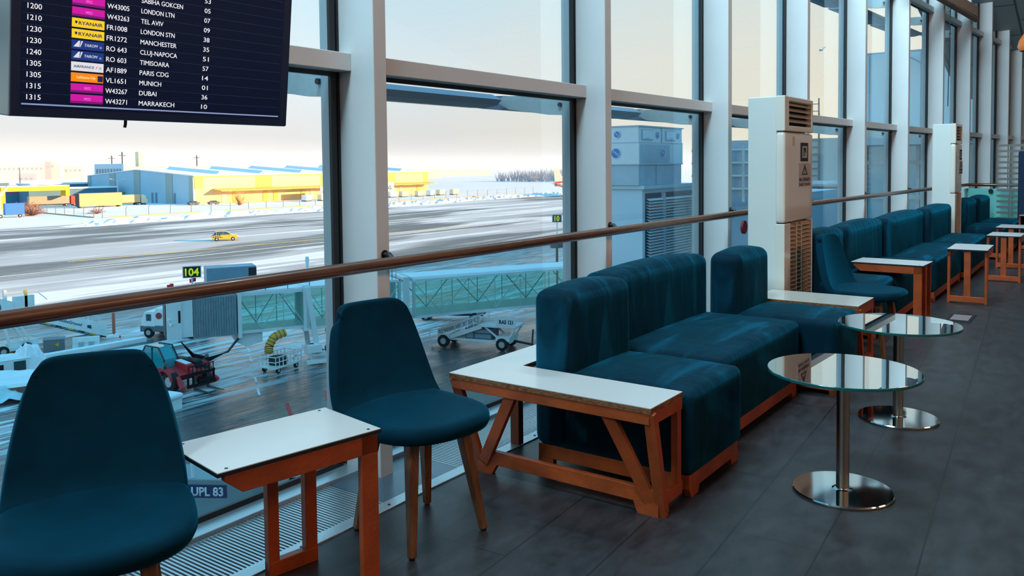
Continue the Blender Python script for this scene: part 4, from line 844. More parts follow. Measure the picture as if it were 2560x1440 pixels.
def heap(x0, x1, y0, y1, h, z0=0.0, n=16, m_=8):
    b = MB(); vs = []
    for i in range(n+1):
        for j in range(m_+1):
            e = (math.sin(PI*i/n)*math.sin(PI*j/m_))**.4; vs.append((x0+(x1-x0)*i/n+random.uniform(-.04, .04), y0+(y1-y0)*j/m_+random.uniform(-.03, .03), z0+e*h*random.uniform(.72, 1.1)))
    b.add(vs, [(i*(m_+1)+j, (i+1)*(m_+1)+j, (i+1)*(m_+1)+j+1, i*(m_+1)+j+1) for i in range(n) for j in range(m_)]); return b
# traffic cones, bin, barrier, kerb
m_cone = M('cone_red', (214, 56, 52), .6)
t = thing('traffic_cone', 'red and white traffic cone by the stairs tow bar', 'cone', (35.09, 64.36, G), 0, 'traffic cones on the apron')
obj('cone', MB().lathe([(.0, .05), (.17, .05), (.035, .62), (.0, .62)], n=18), m_cone, t, smooth=30); obj('base', MB().box(-.24, .24, -.24, .24, 0, .05), m_black, t); obj('band', MB().lathe([(.128, .26), (.136, .26), (.098, .42), (.09, .42)], n=18), m_wmark, t)
dup(t, 'red traffic cone at the left edge above the snow-covered boxes', (27.26, 64.46, G))
t = thing('waste_bin', 'grey plastic container with a yellow mark on the apron', 'container', (30.7, 65.9, G), math.radians(-30))
obj('body', MB().rbox(-.7, .7, -.45, .45, 0, .95, .06, n=3), M('bin_grey', (110, 122, 126), .6), t, smooth=30, weld=True); obj('lid', MB().box(-.74, .74, -.5, .5, .93, 1.0), M('bin_lid', (140, 156, 164), .6), t); obj('yellow_mark', MB().disc((.25, -.46, .55), (0, -1, 0), .17, .01, 3), m_ymark, t)
t = thing('barrier', 'low white plastic water barrier on the apron', 'barrier', (32.7, 65.0, G), math.radians(-33))
obj('body', MB().prism([(-.35, 0), (.35, 0), (.2, .3), (.14, .85), (-.14, .85), (-.2, .3)], 'yz', -.95, .95), m_gse, t, bevel=.02)
for x_ in (-.5, .2): obj('moulded_recess', MB().box(x_, x_+.35, -.36, -.2, .12, .5), M('recess_grey', (176, 190, 196), .6), t)
o = MB(); o.beam((27.0, 63.8, G+.16), (36.6, 63.4, G+.16), .7, .34); kb = obj('kerb', o, m_snow); tag(kb, 'long snow-topped concrete kerb running under the boarding bridge cab', 'kerb')
t = thing('snowy_trailer', 'flat trailer carrying snow-covered timber and a crumpled tarpaulin at the left edge', 'trailer', (22.2, 56.5, G), math.radians(-20))
random.seed(5)
obj('bed', MB().box(-6, 3.2, -2.4, 2.0, .4, .75), M('timber_brown', (120, 84, 66), .7, var=.3, vs=3), t)
obj('snow_layer', heap(-6, 3.0, -.6, 2.0, .5, .74), m_snow, t)
obj('snow_layer', heap(-6, 3.1, -2.3, -.9, .35, .74), m_snow, t)
b = MB(); vs = [( -1.6+3.8*i/9+random.uniform(-.12, .12), -3.6+1.6*j/5+random.uniform(-.1, .1), .02+1.05*math.sin(PI*min(.98, i/9+.05))**.5*(.35+.65*j/5)+random.uniform(-.15, .15)) for i in range(10) for j in range(6)]
b.add(vs, [(i*6+j, i*6+j+1, (i+1)*6+j+1, (i+1)*6+j) for i in range(9) for j in range(5)]); tp = obj('tarpaulin', b, M('tarp_ice', (196, 222, 228), .5), t); tp.modifiers.new('th', 'SOLIDIFY').thickness = .03
for x_ in (-3.5, 1.5): wheel(t, x_, -2.1, .4, .25); wheel(t, x_, 1.9, .4, .25)
t = thing('crate', 'pale equipment box with a dark grille, capped with snow at the left edge', 'box', (23.6, 60.2, G), math.radians(-12))
obj('body', MB().box(-5, 2.4, -.8, .8, 0, 1.35), m_gse, t); obj('grille', MB().box(-.6, .9, -.83, -.78, .35, 1.1), m_gask, t); obj('recess', MB().box(1.5, 2.2, -.83, -.78, .3, 1.2), M('green_dark', (30, 70, 70), .6), t)
obj('snow_cap', heap(-5, 2.5, -.85, .85, .38, 1.34), m_snow, t); obj('snow_pile', heap(1.4, 3.7, -.9, .9, 2.1), m_snow, t)

# telehandler forklift
t = thing('telehandler', 'red telescopic forklift with a teal glass cab and lowered black forks', 'forklift', (30.2, 48.9, G), math.radians(-86)); t.scale = (1.06, 1.06, 1.06)
b = MB(); b.prism([(-2.3, .6), (1.6, .6), (1.9, 1.0), (.6, 1.25), (-2.3, 1.3)], 'xz', -.95, .95); obj('chassis', b, m_redv, t, bevel=.06)
b = MB(); b.loft([[(-1.6, y, 1.1), (-1.75, y, 1.9), (-1.35, y, 2.42), (-.15, y, 2.42), (.35, y, 1.75), (.4, y, 1.1)] for y in (-.95, -.02)]); obj('cab', b, m_cab, t, bevel=.10)
b = MB()
for y_ in (-.96, -.01):
    pl = [(-1.62, y_, 1.1), (-1.77, y_, 1.9), (-1.36, y_, 2.44), (-.14, y_, 2.44), (.37, y_, 1.75), (.42, y_, 1.1)]
    for i in range(5): b.beam(pl[i], pl[i+1], .07)
b.beam((-.75, -.96, 2.44), (-.75, -.96, 1.1), .07); obj('cab_frame', b, M('cab_frame_dark', (36, 54, 62), .5), t)
b = MB(); b.beam((-1.2, .12, 1.45), (1.75, -.1, 1.22), .44, .46); b.beam((1.5, -.1, 1.25), (2.35, .0, .75), .34, .38); obj('boom', b, m_redv, t, bevel=.03)
obj('boom_snow', MB().beam((.4, .0, 1.57), (1.5, -.09, 1.48), .36, .06), m_snow, t)
b = MB(); b.rbox(-.7, 1.5, .40, .95, .95, 1.55, .10, n=4); obj('engine_hood', b, M('hood_dark', (22, 34, 42), .5), t, smooth=40, weld=True)
for y_ in (-1.12, 1.12): wheel(t, -1.35, y_, .6, .42); wheel(t, 1.25, y_, .6, .42)
for x_, y_, nm in ((1.0, -1.25, 'mudguard'), (1.0, 1.25, 'mudguard')):
    b = MB(); b.loft([[(x_+.72*math.cos(a), yy, .6+.72*math.sin(a)) for yy in (y_-.25, y_+.25)]+[(x_+.66*math.cos(a), yy, .6+.66*math.sin(a)) for yy in (y_+.25, y_-.25)] for a in [PI*.05+PI*.85*i/8 for i in range(9)]]); obj(nm, b, m_redv, t)
b = MB(); b.box(2.3, 2.45, -.85, 1.05, .95, 1.12); b.box(2.3, 2.45, -.85, 1.05, .25, .42)
for i in range(6): b.box(2.32, 2.43, -.85+.36*i, -.77+.36*i, .3, 1.1)
b.box(2.2, 2.6, -.2, .9, .5, .7)
for i in range(7): b.beam((2.42, -.8+.29*i, 1.1), (2.42, -.8+.29*i, 1.5), .04)
b.beam((2.42, -.85, 1.5), (2.42, 1.0, 1.5), .05); obj('carriage', b, m_black, t)
for y_ in (-.35, .55):
    b = MB(); b.hexa([(2.4, y_-.08, .06), (3.85, y_-.05, .06), (3.85, y_+.05, .06), (2.4, y_+.08, .06)], [(2.4, y_-.08, .14), (3.85, y_-.05, .08), (3.85, y_+.05, .08), (2.4, y_+.08, .14)]); b.box(2.36, 2.45, y_-.08, y_+.08, .06, .9); obj('fork', b, M('fork_steel', (70, 84, 90), .4, .4), t)
for y_ in (-1.0, .95): obj('stabiliser', MB().beam((1.6, y_, .9), (2.5, y_*1.25, .35), .24, .22), m_redv, t)
for p_ in ((.75, -1.15, 1.55), (1.7, 1.05, 1.75)):
    b = MB(); b.beam((p_[0]-.2, p_[1]*.8, p_[2]-.3), p_, .04); b.rbox(p_[0]-.05, p_[0]+.05, p_[1]-.12, p_[1]+.12, p_[2]-.1, p_[2]+.12, .04, n=3); obj('mirror', b, m_gsed, t)
t = thing('snow_heap', 'snow-capped pallet of white boxes beside the forklift', 'pallet', (26.6, 44.1, G), .2); t.scale = (.8, .8, .8)
obj('box', MB().box(-.9, .9, -.7, .7, .0, .8), m_gse, t); obj('snow_cap', MB().rbox(-1.0, 1.0, -.8, .8, .78, 1.15, .15, .1, n=6), m_snow, t, smooth='all', weld=True)

# cart under the yellow duct
t = thing('duct_cart', 'white railed cart with a coiled hose under the yellow air duct', 'cart', (36.6, 46.35, G), math.radians(10))
b = MB(); b.box(-1.3, 1.3, -.75, .75, .35, .45)
for x_ in [-1.3+.37*i for i in range(8)]:
    for y_ in (-.75, .75): b.beam((x_, y_, .4), (x_, y_, 1.15), .045)
for z_ in (.8, 1.15):
    for y_ in (-.75, .75): b.beam((-1.3, y_, z_), (1.3, y_, z_), .05)
    for x_ in (-1.3, 1.3): b.beam((x_, -.75, z_), (x_, .75, z_), .05)
obj('frame', b, m_gse, t); obj('coiled_hose', MB().lathe([(.2, .45), (.62, .45), (.66, .7), (.6, .95), (.2, .95)], (-.2, 0, 0), 18), M('hose_black', (34, 40, 42), .7, var=.3, vs=9), t)
obj('draw_bar', MB().beam((1.3, 0, .45), (1.75, .1, .6), .08), M('bar_yellow', (190, 150, 70), .6), t)
for x_ in (-.9, .9):
    for y_ in (-.6, .6): wheel(t, x_, y_, .2, .14)

# mobile stairs beneath the second stretch of the bridge
t = thing('mobile_stairs', 'white mobile boarding stairs truck with lettered railing below the second window', 'stairs', (49.9, 39.5, G), math.radians(-73.9))
fl = lambda x: .35+(x+3.5)*.36
ang = math.atan(.36); dx_, dz_ = math.cos(ang), math.sin(ang)
b = MB()
for y_ in (-.95, .95): b.beam((-3.5, y_, fl(-3.5)-.12), (.7, y_, fl(.7)-.12), .08, .30)
for i in range(12): x_ = -3.4+.345*i; b.box(x_, x_+.30, -.92, .92, fl(x_)-.02, fl(x_)+.02)
obj('flight', b, m_gse, t)
b = MB(); b.loft([[(-2.9, y_, fl(-2.9)+.28), (.7, y_, fl(.7)+.28), (.7, y_, fl(.7)+.76), (-2.9, y_, fl(-2.9)+.76)] for y_ in (-1.0, -.97)]); pn = obj('railing_panel', b, m_gse, t)
text('lettering', 'ROMANIAN AIRPORT SERVICES', M('lettering_navy', (24, 44, 84), .6), pn, (-2.75, -1.005, fl(-2.75)+.34), (dx_, 0, dz_), (-dz_*.35, 0, 1), .36, 3.6, 'L', 0, .01)
b = MB()
for y_ in (-1.0, 1.0):
    b.path([(-3.55, y_, .4), (-3.6, y_, 1.05), (-3.2, y_, fl(-3.2)+.8), (.7, y_, fl(.7)+.8), (3.5, y_, fl(.7)+.8)], .03, 6)
    for i in range(8): x_ = -2.9+.5*i; b.tube((x_, y_, fl(x_)-.05), (x_, y_, fl(x_)+.8), .022, n=6)
obj('handrail', b, m_gse, t)
obj('platform', MB().box(.6, 3.5, -1.0, 1.0, 1.72, 1.86), m_gse, t)
sp_ = obj('skirt', MB().box(1.9, 3.5, -1.04, -.98, 1.75, 2.6), m_gse, t)
text('lettering', 'RAS 121', M('lettering_navy', (24, 44, 84)), sp_, (2.2, -1.045, 2.06), (1, 0, 0), (0, 0, 1), .30, 1.1, 'L', .03, .01)
b = MB()
for y_ in (-.8, .8): b.beam((.9, y_, 1.75), (2.3, y_, .7), .12); b.beam((2.75, y_, .7), (3.4, y_, 1.75), .10); b.beam((-2.0, y_, .6), (.7, y_, 1.6), .09)
obj('support_frame', b, m_gse, t)
b = MB(); b.box(-2.9, 3.0, -.85, .85, .55, .72); b.box(-2.9, -1.9, -1.05, 1.05, .72, 1.05); b.box(1.9, 3.0, -1.05, 1.05, .72, 1.05); obj('chassis', b, m_gse, t)
e = obj('engine_box', MB().box(-.7, 1.5, -.75, .75, .72, 1.55), M('engine_grey_blue', (70, 100, 116), .5), t, bevel=.04); obj('engine_panel', MB().box(-.6, -.05, -.78, -.75, .8, 1.45).box(.1, 1.4, -.78, -.75, .8, 1.1).box(.1, 1.4, -.78, -.75, 1.22, 1.45), M('panel_grey', (130, 156, 166), .5), e)
for x_ in (-2.4, 2.4):
    for y_ in (-.98, .98): wheel(t, x_, y_, .48, .3)
obj('tow_hitch', MB().beam((3.0, 0, .6), (4.6, -.2, .45), .14).beam((4.5, -.2, .3), (4.6, -.2, 1.6), .10), m_dkst, t)
t = thing('baggage_trailer', 'dark baggage trailer with big wheels behind the mobile stairs', 'trailer', (57.2, 48.2, G), math.radians(-62))
obj('bed', MB().box(-3.0, 3.0, -.9, .9, .55, .75), m_dkst, t); b = MB()
for i in range(13): b.beam((-3+.5*i, -.88, .75), (-3+.5*i, -.88, 1.7), .05)
b.beam((-3, -.88, 1.7), (3, -.88, 1.7), .06); obj('side_rails', b, m_gse, t); obj('draw_bar', MB().beam((-3, 0, .6), (-4.6, 0, .45), .1), m_dkst, t)
for x_ in (-2.2, 2.2):
    for y_ in (-.8, .8): wheel(t, x_, y_, .42, .22)

# loader right under the window, white cart beside it
t = thing('lettered_loader', 'grey cargo loader with a blue lettered plate close below the window', 'loader', (19.0, 27.85, G), math.radians(-58))
b = MB(); b.prism([(-1.9, 0.5), (1.75, .5), (1.55, 2.15), (-1.9, 2.15)], 'xz', -.7, .9); bd = obj('body', b, M('loader_grey', (120, 146, 152), .5, var=.05, vs=1), t, bevel=.04)
pl = obj('number_plate', MB().box(-.95, .55, -.715, -.69, 1.45, 1.95), M('plate_navy', (28, 56, 98), .5), bd)
text('lettering', 'UPL 83', M('plate_white', (214, 224, 230), .6), pl, (-.2, -.72, 1.53), (1, 0, 0), (0, 0, 1), .34, 1.25, 'C', .03, .008)
obj('bumper_rubber', MB().tube((1.75, -.72, .62), (1.75, -.9, .62), .14, n=14), m_black, t)
b = MB(); b.path([(-1.7, -.5, 2.15), (-1.7, -.5, 2.9), (-.9, -.5, 2.95), (-.85, -.5, 2.15)], .06, 8); obj('grab_rail', b, m_gse, t)
b = MB(); b.rbox(-2.6, 2.6, -1.6, -.5, -.1, .32, .14, .08, n=10); obj('snow_skirt', b, m_snow, t, smooth='all', weld=True)
for x_ in (-1.2, 1.2): wheel(t, x_, .7, .4, .25)
t = thing('white_cart', 'small white box cart with a pink stripe below the window behind the near side table', 'cart', (24.2, 28.6, G), math.radians(-50))
obj('body', MB().box(-1.1, 1.1, -.6, .6, .4, 1.7), m_gse, t, bevel=.03); obj('pink_stripe', MB().box(-1.12, -.9, -.62, .62, .5, 1.6), M('stripe_pink', (220, 90, 110), .5), t)
for x_ in (-.7, .7): wheel(t, x_, -.5, .24, .16); wheel(t, x_, .5, .24, .16)

# ------------------------------------------------------------------ roof plant beside the terminal: cooling tower on a louvred block, pipe rack
m_zinc = M('zinc_sheet', (220, 238, 248), .45, .25, var=.06, vs=1.5); m_zincd = M('zinc_dark', (170, 200, 218), .45, .25, var=.06, vs=2); m_lvb = M('plant_cladding', (200, 230, 246), .5, var=.05, vs=.5)
prz = math.radians(0)
P0 = Vector((25.33, 12.82, 0))                       # near corner
t = thing('plant_block', 'pale blue plant room block with a tall louvred panel', 'building', (P0.x, P0.y, G), 0)
obj('wall', MB().box(-.1, 4.3, -.0, 1.75, 0, 13.1), m_lvb, t); obj('parapet', MB().box(-.2, 4.4, -.12, 1.85, 13.1, 13.215), M('parapet_pale', (190, 220, 232), .5), t)
b = MB()
for i in range(76): z = 5.2+.1*i; b.hexa([(.15, -.16, z), (3.9, -.16, z), (3.9, -.14, z), (.15, -.14, z)], [(.15, -.02, z+.07), (3.9, -.02, z+.07), (3.9, -.0, z+.07), (.15, -.0, z+.07)])
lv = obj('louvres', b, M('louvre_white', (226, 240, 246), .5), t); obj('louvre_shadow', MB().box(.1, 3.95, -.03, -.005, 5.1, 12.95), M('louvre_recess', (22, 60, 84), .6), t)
obj('louvre_stile', MB().box(1.3, 1.36, -.17, -.02, 5.1, 12.95), m_zincd, t)
t = thing('cooling_tower', 'zinc cooling tower with round blue emblems on the plant room roof', 'cooling tower', (P0.x-.25, P0.y+.05, .62), 0)
obj('lower_casing', MB().box(.0, 3.4, 0, 1.6, .0, .72), m_zincd, t, bevel=.01); md_ = obj('middle_casing', MB().box(-.04, 3.45, -.03, 1.6, .72, 1.45), m_zinc, t, bevel=.01); up = obj('upper_casing', MB().box(-.02, 3.45, 0, 1.6, 1.45, 2.0), m_zinc, t, bevel=.01)
obj('rim', MB().box(-.06, 3.5, -.05, 1.65, 1.99, 2.03), m_zincd, t)
obj('seam', MB().box(-.05, 3.46, -.045, 1.61, .70, .74).box(-.05, 3.46, -.04, 1.61, 1.44, 1.47).box(1.72, 1.78, -.02, -.01, 1.45, 2.0).box(1.3, 1.34, -.03, -.01, .0, .72), m_zincd, t)
obj('panel', MB().box(.05, 2.3, -.05, -.02, .78, 1.40), m_zincd, t)
for x0 in (.22, 2.05):
    h = obj('access_hatch', MB().box(x0, x0+.8, -.03, -.005, 1.55, 1.90), m_zincd, t); obj('hatch_face', MB().box(x0+.03, x0+.77, -.04, -.02, 1.58, 1.87), m_zinc, h); obj('hatch_handle', MB().box(x0+.30, x0+.5, -.06, -.03, 1.60, 1.66), m_wmark, h)
m_emb = M('emblem_blue', (36, 128, 206), .5); m_emw = M('emblem_white', (236, 244, 250), .5)
def emblem(c, ax, xd, r):
    e = obj('emblem', MB().disc(c, ax, r, .012, 24), m_emb, t); a = Vector(ax)
    rg = MB(); cc = Vector(c)+a*.013; xd = Vector(xd); yd = a.cross(xd); 
    vs = [cc+(xd*math.cos(2*PI*i/24)+yd*math.sin(2*PI*i/24))*rr for i in range(24) for rr in (r*.86, r)]
    rg.add(vs, [(2*i, 2*i+1, (2*i+3) % 48, (2*i+2) % 48) for i in range(24)]); obj('emblem_ring', rg, m_emw, e)
    for j, ch in enumerate('BAC'): text('lettering', ch, m_emw, e, cc+xd*(-.42+.42*j)*r+yd*(.12-.3*j)*r, xd, yd, r*.48, None, 'C', .03, .004)
for yy, zz, r in ((.80, 1.74, .12), (.84, 1.10, .19)): emblem((-.045, yy, zz), (-1, 0, 0), (0, -1, 0), r)
emblem((1.42, -.01, 1.73), (0, -1, 0), (1, 0, 0), .12); emblem((3.1, -.01, 1.73), (0, -1, 0), (1, 0, 0), .12); emblem((1.75, -.055, 1.10), (0, -1, 0), (1, 0, 0), .15)
t = thing('pipe_rack', 'rack of insulated white pipes on the roof plant beside the near air conditioner', 'pipes', (27.9, 10.3, .2), 0)
b = MB()
for i in range(4): b.tube((0, .5*i, -.2), (0, .5*i, 1.75), .06, n=8); b.tube((.0, -.2, .25+.45*i), (0, 1.9, .25+.45*i), .045, n=8)
obj('pipe', b, m_wmark, t); obj('frame', MB().box(.3, 1.6, -.4, 2.0, 0, 1.9), m_zincd, t)
t = thing('drum_plant', 'white plant wall with a corrugated blue drum below the pipes', 'building', (30.6, 9.6, G), 0)
obj('wall', MB().box(0, 6, -.2, 3.2, 0, 12.8), m_lvb, t); b = MB(); b.lathe([(.9 if i % 2 else .86, 8.0+.16*i) for i in range(14)], (-1.0, .8, 0), 26); obj('drum', b, m_zinc, t, smooth=30); obj('drum_foot', MB().tube((-1.0, .8, 0), (-1.0, .8, 8.0), .3, n=12), m_zincd, t)

# neighbouring wing of the terminal, glazed, with a grid of mullions
m_wingp = M('wing_panel', (244, 250, 252), .5, var=.04, vs=.6); m_wg = M('wing_glass', (120, 184, 202), .06, .2, spec=.9)
t = thing('terminal_wing', 'pale blue wing of the terminal with a glass front standing beyond the long sofa', 'building', (34.0, 3.9, G), 0)
obj('upper_wall', MB().box(0, 14, 0, 4.0, 14.9, 18.0), m_wingp, t)
b = MB()
for i in range(7): b.box(-.03, .0, .1+.6*i, .12+.6*i, 14.9, 18.0)
obj('panel_seam', b, m_zincd, t)
obj('lower_wall', MB().box(.2, 14, .1, 3.9, 0, 9.8), m_wingp, t)
obj('glass_front', MB().box(.1, 13.8, .1, 3.9, 9.8, 14.9), m_wg, t)
b = MB()
for i in range(5): b.box(.0, .12, .08+.92*i, .20+.92*i, 9.8, 14.9)
for z in (9.8, 11.2, 12.6, 13.9, 14.85): b.box(-.02, .12, .1, 3.9, z-.08, z+.08)
obj('mullion_grid', b, m_wmark, t); obj('canopy', MB().box(-1.6, .2, .0, 4.0, 14.55, 14.85), m_zincd, t)
b = MB(); b.beam((-.4, .2, 18.0), (-.4, 3.8, 18.0), .08); b.beam((-.4, .2, 18.0), (.0, 1.4, 17.3), .05); b.beam((-.4, 2.6, 18.0), (.0, 1.4, 17.3), .05); obj('roof_truss', b, m_zincd, t)
t = thing('grey_block', 'hazy grey flat-roofed block with a roof ladder seen right of the near air conditioner', 'building', (60.0, 14.5, G), 0)
obj('wall', MB().box(0, 20, 0, 10, 0, 15.6), M('block_grey', (206, 208, 206), .7), t); b = MB()
for y_ in (2.2, 3.2): b.beam((-.1, y_, 10), (-.1, y_, 18.4), .10)
for i in range(13): b.beam((-.1, 2.2, 12+.5*i), (-.1, 3.2, 12+.5*i), .05)
obj('ladder', b, M('ladder_pale', (150, 150, 146), .6), t); obj('pipe', MB().tube((-.3, 0, 12.4), (-.3, 10, 12.4), .25, n=10), m_wmark, t)
t = thing('security_camera', 'small white security camera on an arm outside the fifth fin', 'camera', fin_pt(5, -.12, -.25, 2.72)); t.scale = (.35, .35, .35)
obj('body', MB().tube((0, 0, 0), (-.16, .02, -.04), .04, n=10), m_gse, t); obj('arm', MB().beam((.0, .0, .03), (.2, -.06, .10), .03), m_gse, t)

# ------------------------------------------------------------------ the far side of the airfield
m_hblue = M('hangar_blue', (156, 198, 220), .6, var=.04, vs=.1); m_hgrey = M('hangar_strip', (150, 172, 172), .6); m_hcr = M('hangar_cream', (236, 222, 186), .6, var=.05, vs=.3); m_hyel = M('hangar_yellow', (234, 190, 90), .6)
hz = math.radians(-2.5)
t = thing('hangar', 'long low cargo hangar with a blue gable and a sunlit yellow and cream side', 'building', (185.7, 284.2, G), hz)
E0, R0 = 10.9, 13.4; HL, HD = 128.0, 86.0
b = MB(); b.prism([(0, 0), (HD, 0), (HD, E0), (HD/2, R0), (0, E0)], 'yz', 0, .6); gb = obj('gable_wall', b, m_hblue, t)
for y_ in (0, 15, 40, 61, 83): obj('pilaster', MB().box(-.25, .05, y_, y_+(3 if y_ in (0, 83) else 5), 0, E0+(R0-E0)*(1-abs(y_+2-43)/43)-.1), m_hgrey, gb)
for y_ in (13, 16, 27, 30, 53, 56): obj('door', MB().box(-.2, .02, y_, y_+1.2, 0, 4.2), M('door_blue_grey', (110, 140, 156), .6), gb)
obj('side_wall', MB().box(.6, HL, .2, 1.2, 0, 5.6), M('hangar_ochre', (230, 204, 150), .6, var=.06, vs=.3), t)
b = MB(); b.box(.6, HL, -.1, 1.2, 5.6, E0); fa = obj('upper_fascia', b, m_hcr, t)
for x_ in (0, 27, 60, 97, 124): obj('fascia_panel', MB().box(x_+.3, x_+(4 if x_ in (0, 124) else 8.5), -.16, 0, 5.9, E0), m_hyel, fa)
b = MB()
for i in range(180): b.box(1+.7*i, 1.12+.7*i, -.2, 0, 6.0, E0-.4)
obj('corrugation', b, M('hangar_rib', (226, 206, 160), .6), fa)
obj('eaves', MB().box(0, HL, -.35, .4, E0-.35, E0+.1), m_hyel, fa)
cn = obj('canopy', MB().loft([[(x_, 0, 5.9), (x_, -6, 5.2), (x_, -6, 4.9), (x_, 0, 5.6)] for x_ in (8, HL)]), m_hyel, t)
b = MB()
for x_ in range(12, 128, 14): b.beam((x_, 0, 4.6), (x_, -6, 4.9), .3, .3)
obj('canopy_strut', b, m_hcr, cn)
for x_, col in ((12, 0), (17, 1), (31, 1), (36, 1), (50, 1), (55, 0), (70, 0), (84, 0), (88, 1), (104, 0), (108, 0), (120, 1)): obj('door', MB().box(x_, x_+2.1, .0, .25, 0, 4.0), m_hyel if col else m_hcr, t)
obj('dock', MB().box(64, 72, -1.5, .3, 0, 6.2), M('dock_pink', (206, 150, 112), .6), t)
b = MB()
for s0, s1 in ((0, 1), (1, 0)):
    ya, yb = (0, HD/2) if s0 == 0 else (HD/2, HD); za, zb = (E0, R0) if s0 == 0 else (R0, E0)
    b.hexa([(-.3, ya-.4*(1-s0), za), (HL, ya-.4*(1-s0), za), (HL, yb, zb), (-.3, yb, zb)], [(-.3, ya-.4*(1-s0), za+.35), (HL, ya-.4*(1-s0), za+.35), (HL, yb, zb+.35), (-.3, yb, zb+.35)])
obj('snowy_roof', b, m_snow, t)
b = MB()
for i in range(6): b.loft([[(14+20*i-1.6, y_, E0+(R0-E0)*y_/43+.2), (14+20*i, y_, E0+(R0-E0)*y_/43+1.5), (14+20*i+1.6, y_, E0+(R0-E0)*y_/43+.2)] for y_ in (4, 42)])
obj('roof_light', b, m_snow, t)
t = thing('office_block', 'pale office block with roof antennas rising behind the hangar gable', 'building', (262, 470, G), hz)
obj('wall', MB().box(0, 60, 0, 20, 0, 15.2), m_hcr, t); obj('end_wall', MB().box(-.4, .0, 0, 36, 0, 17), m_hblue, t); obj('wing', MB().box(0, 18, 20, 36, 0, 17), m_hblue, t); b = MB()
for i in range(9): b.box(-.6, -.3, 3+3.6*i, 5+3.6*i, 11, 14)
obj('window', b, M('far_window', (90, 120, 136), .4), t); b = MB()
for x_, y_, h in ((3, 8, 7), (5, 25, 5), (52, 9, 5)): b.tube((x_, y_, 15), (x_, y_, 17+h), .3, n=6); b.beam((x_-2, y_, 17+h*.7), (x_+2, y_, 17+h*.7), .4)
obj('antenna', b, m_dkst, t); obj('chimney', MB().box(10, 13, 2, 6, 15, 24), m_hcr, t)
# perimeter fence in two runs from one corner
def fence(lab, p, q_, n_, h=2.6):
    t = thing('perimeter_fence', lab, 'fence', (p[0], p[1], G)); d = Vector((q_[0]-p[0], q_[1]-p[1], 0))
    for i in range(n_+1):
        c = d*(i/n_); b = MB(); b.tube(c, c+Vector((0, 0, h)), .09, n=6); b.beam(c+Vector((0, 0, h)), c+Vector((.3, -.35, h+.45)), .09); obj('post', b, M('fence_grey', (122, 124, 128), .6), t)
    b = MB()
    for z in (.05, h*.5, h, h+.4): b.beam(Vector((0, 0, z)), d+Vector((0, 0, z)), .03)
    obj('wire', b, M('fence_grey', (122, 124, 128)), t); obj('plinth', MB().beam((0, 0, .12), d+Vector((0, 0, .12)), .3, .35), M('plinth_ochre', (190, 160, 110), .8), t)
fence('wire perimeter fence running in front of the long cargo hangar', (123, 233), (330, 226), 30)
fence('wire perimeter fence running away past the parked lorries', (122.4, 236.5), (130.5, 304), 9)
# lorries, containers, sheds by the hangar
def lorry(lab, loc, rz, box_c, cab_c, Lb=13.5, arch=False):
    t = thing('lorry', lab, 'lorry', (loc[0], loc[1], G), rz)
    obj('trailer', MB().box(-Lb, 0, -1.25, 1.25, 1.0, 4.0), box_c, t); obj('chassis', MB().box(-Lb, 2.6, -1.0, 1.0, .6, 1.0), m_dkst, t)
    cb = obj('cab', MB().prism([(.5, .6), (3.0, .6), (3.0, 1.7), (2.5, 3.1), (1.6, 3.9), (.5, 3.9)], 'xz', -1.25, 1.25), cab_c, t, bevel=.1); obj('windscreen', MB().box(2.5, 2.95, -1.1, 1.1, 1.9, 2.8), m_cglass, cb)
    for x_ in (1.9, -1.2, -Lb+1.2, -Lb+2.6):
        for y_ in (-1.05, 1.05): wheel(t, x_, y_, .5, .35)
m_tan = M('trailer_tan', (216, 178, 120), .6, var=.06, vs=.4); m_tan2 = M('trailer_sand', (214, 186, 140), .6, var=.15, vs=.8, stretch=(3, 3, .3))
lorry('sand coloured curtain-side lorry parked in front of the hangar gable', (176, 306), math.radians(-2), m_tan2, m_hcr, 17)
lorry('lorry with a red cab beside the yellow-framed shelter', (158.5, 325), math.radians(-6), M('trailer_grey', (150, 150, 146), .6), M('cab_red', (196, 40, 56), .4), 14)
t = thing('container', 'tan box container with a dark end wall parked left of the sand coloured lorry', 'container', (150.3, 301.5, G), math.radians(-2)); obj('body', MB().box(0, 15.5, -1.5, 1.5, .5, 5.2), m_tan, t); obj('dark_end', MB().box(-.15, .0, -1.5, 1.5, .5, 5.2), m_dkst, t); obj('legs', MB().box(.4, .8, -1.2, 1.2, 0, .5).box(14.5, 15, -1.2, 1.2, 0, .5), m_dkst, t)
t = thing('loading_shelter', 'open shelter with a bright yellow frame at the left edge', 'shelter', (136, 322, G), math.radians(-6))
obj('yellow_frame', MB().box(-3, 20, -2, 3, 6.2, 7.8).box(-3, -1.6, -2, -.6, 0, 6.2).box(18.6, 20, -2, 3, 4, 6.2), M('frame_yellow', (240, 190, 30), .5), t); obj('side_box', MB().box(-14, -3, -2, 3, 0, 6.4), M('box_green', (140, 170, 156), .6), t); obj('snow_roof', MB().box(-14, 20, -2.2, 3.2, 7.8, 8.2), m_snow, t)
m_shb = M('shed_blue', (64, 116, 140), .6, var=.06, vs=.3)
for i, (x, y, w_, d_, h, lb) in enumerate(((166, 372, 30, 14, 7.5, 'dark blue shed with a snowy roof behind the red cab'), (150, 338, 34, 9, 6.2, 'long dark blue shed in front of the hangar gable'), (118, 385, 44, 14, 8.5, 'teal flat-roofed shed at the left edge'))):
    t = thing('shed', lb, 'shed', (x, y, G), math.radians(-3)); obj('wall', MB().box(0, w_, 0, d_, 0, h), m_shb, t); obj('snow_roof', MB().box(-.4, w_+.4, -.4, d_+.4, h, h+.6), m_snow, t)
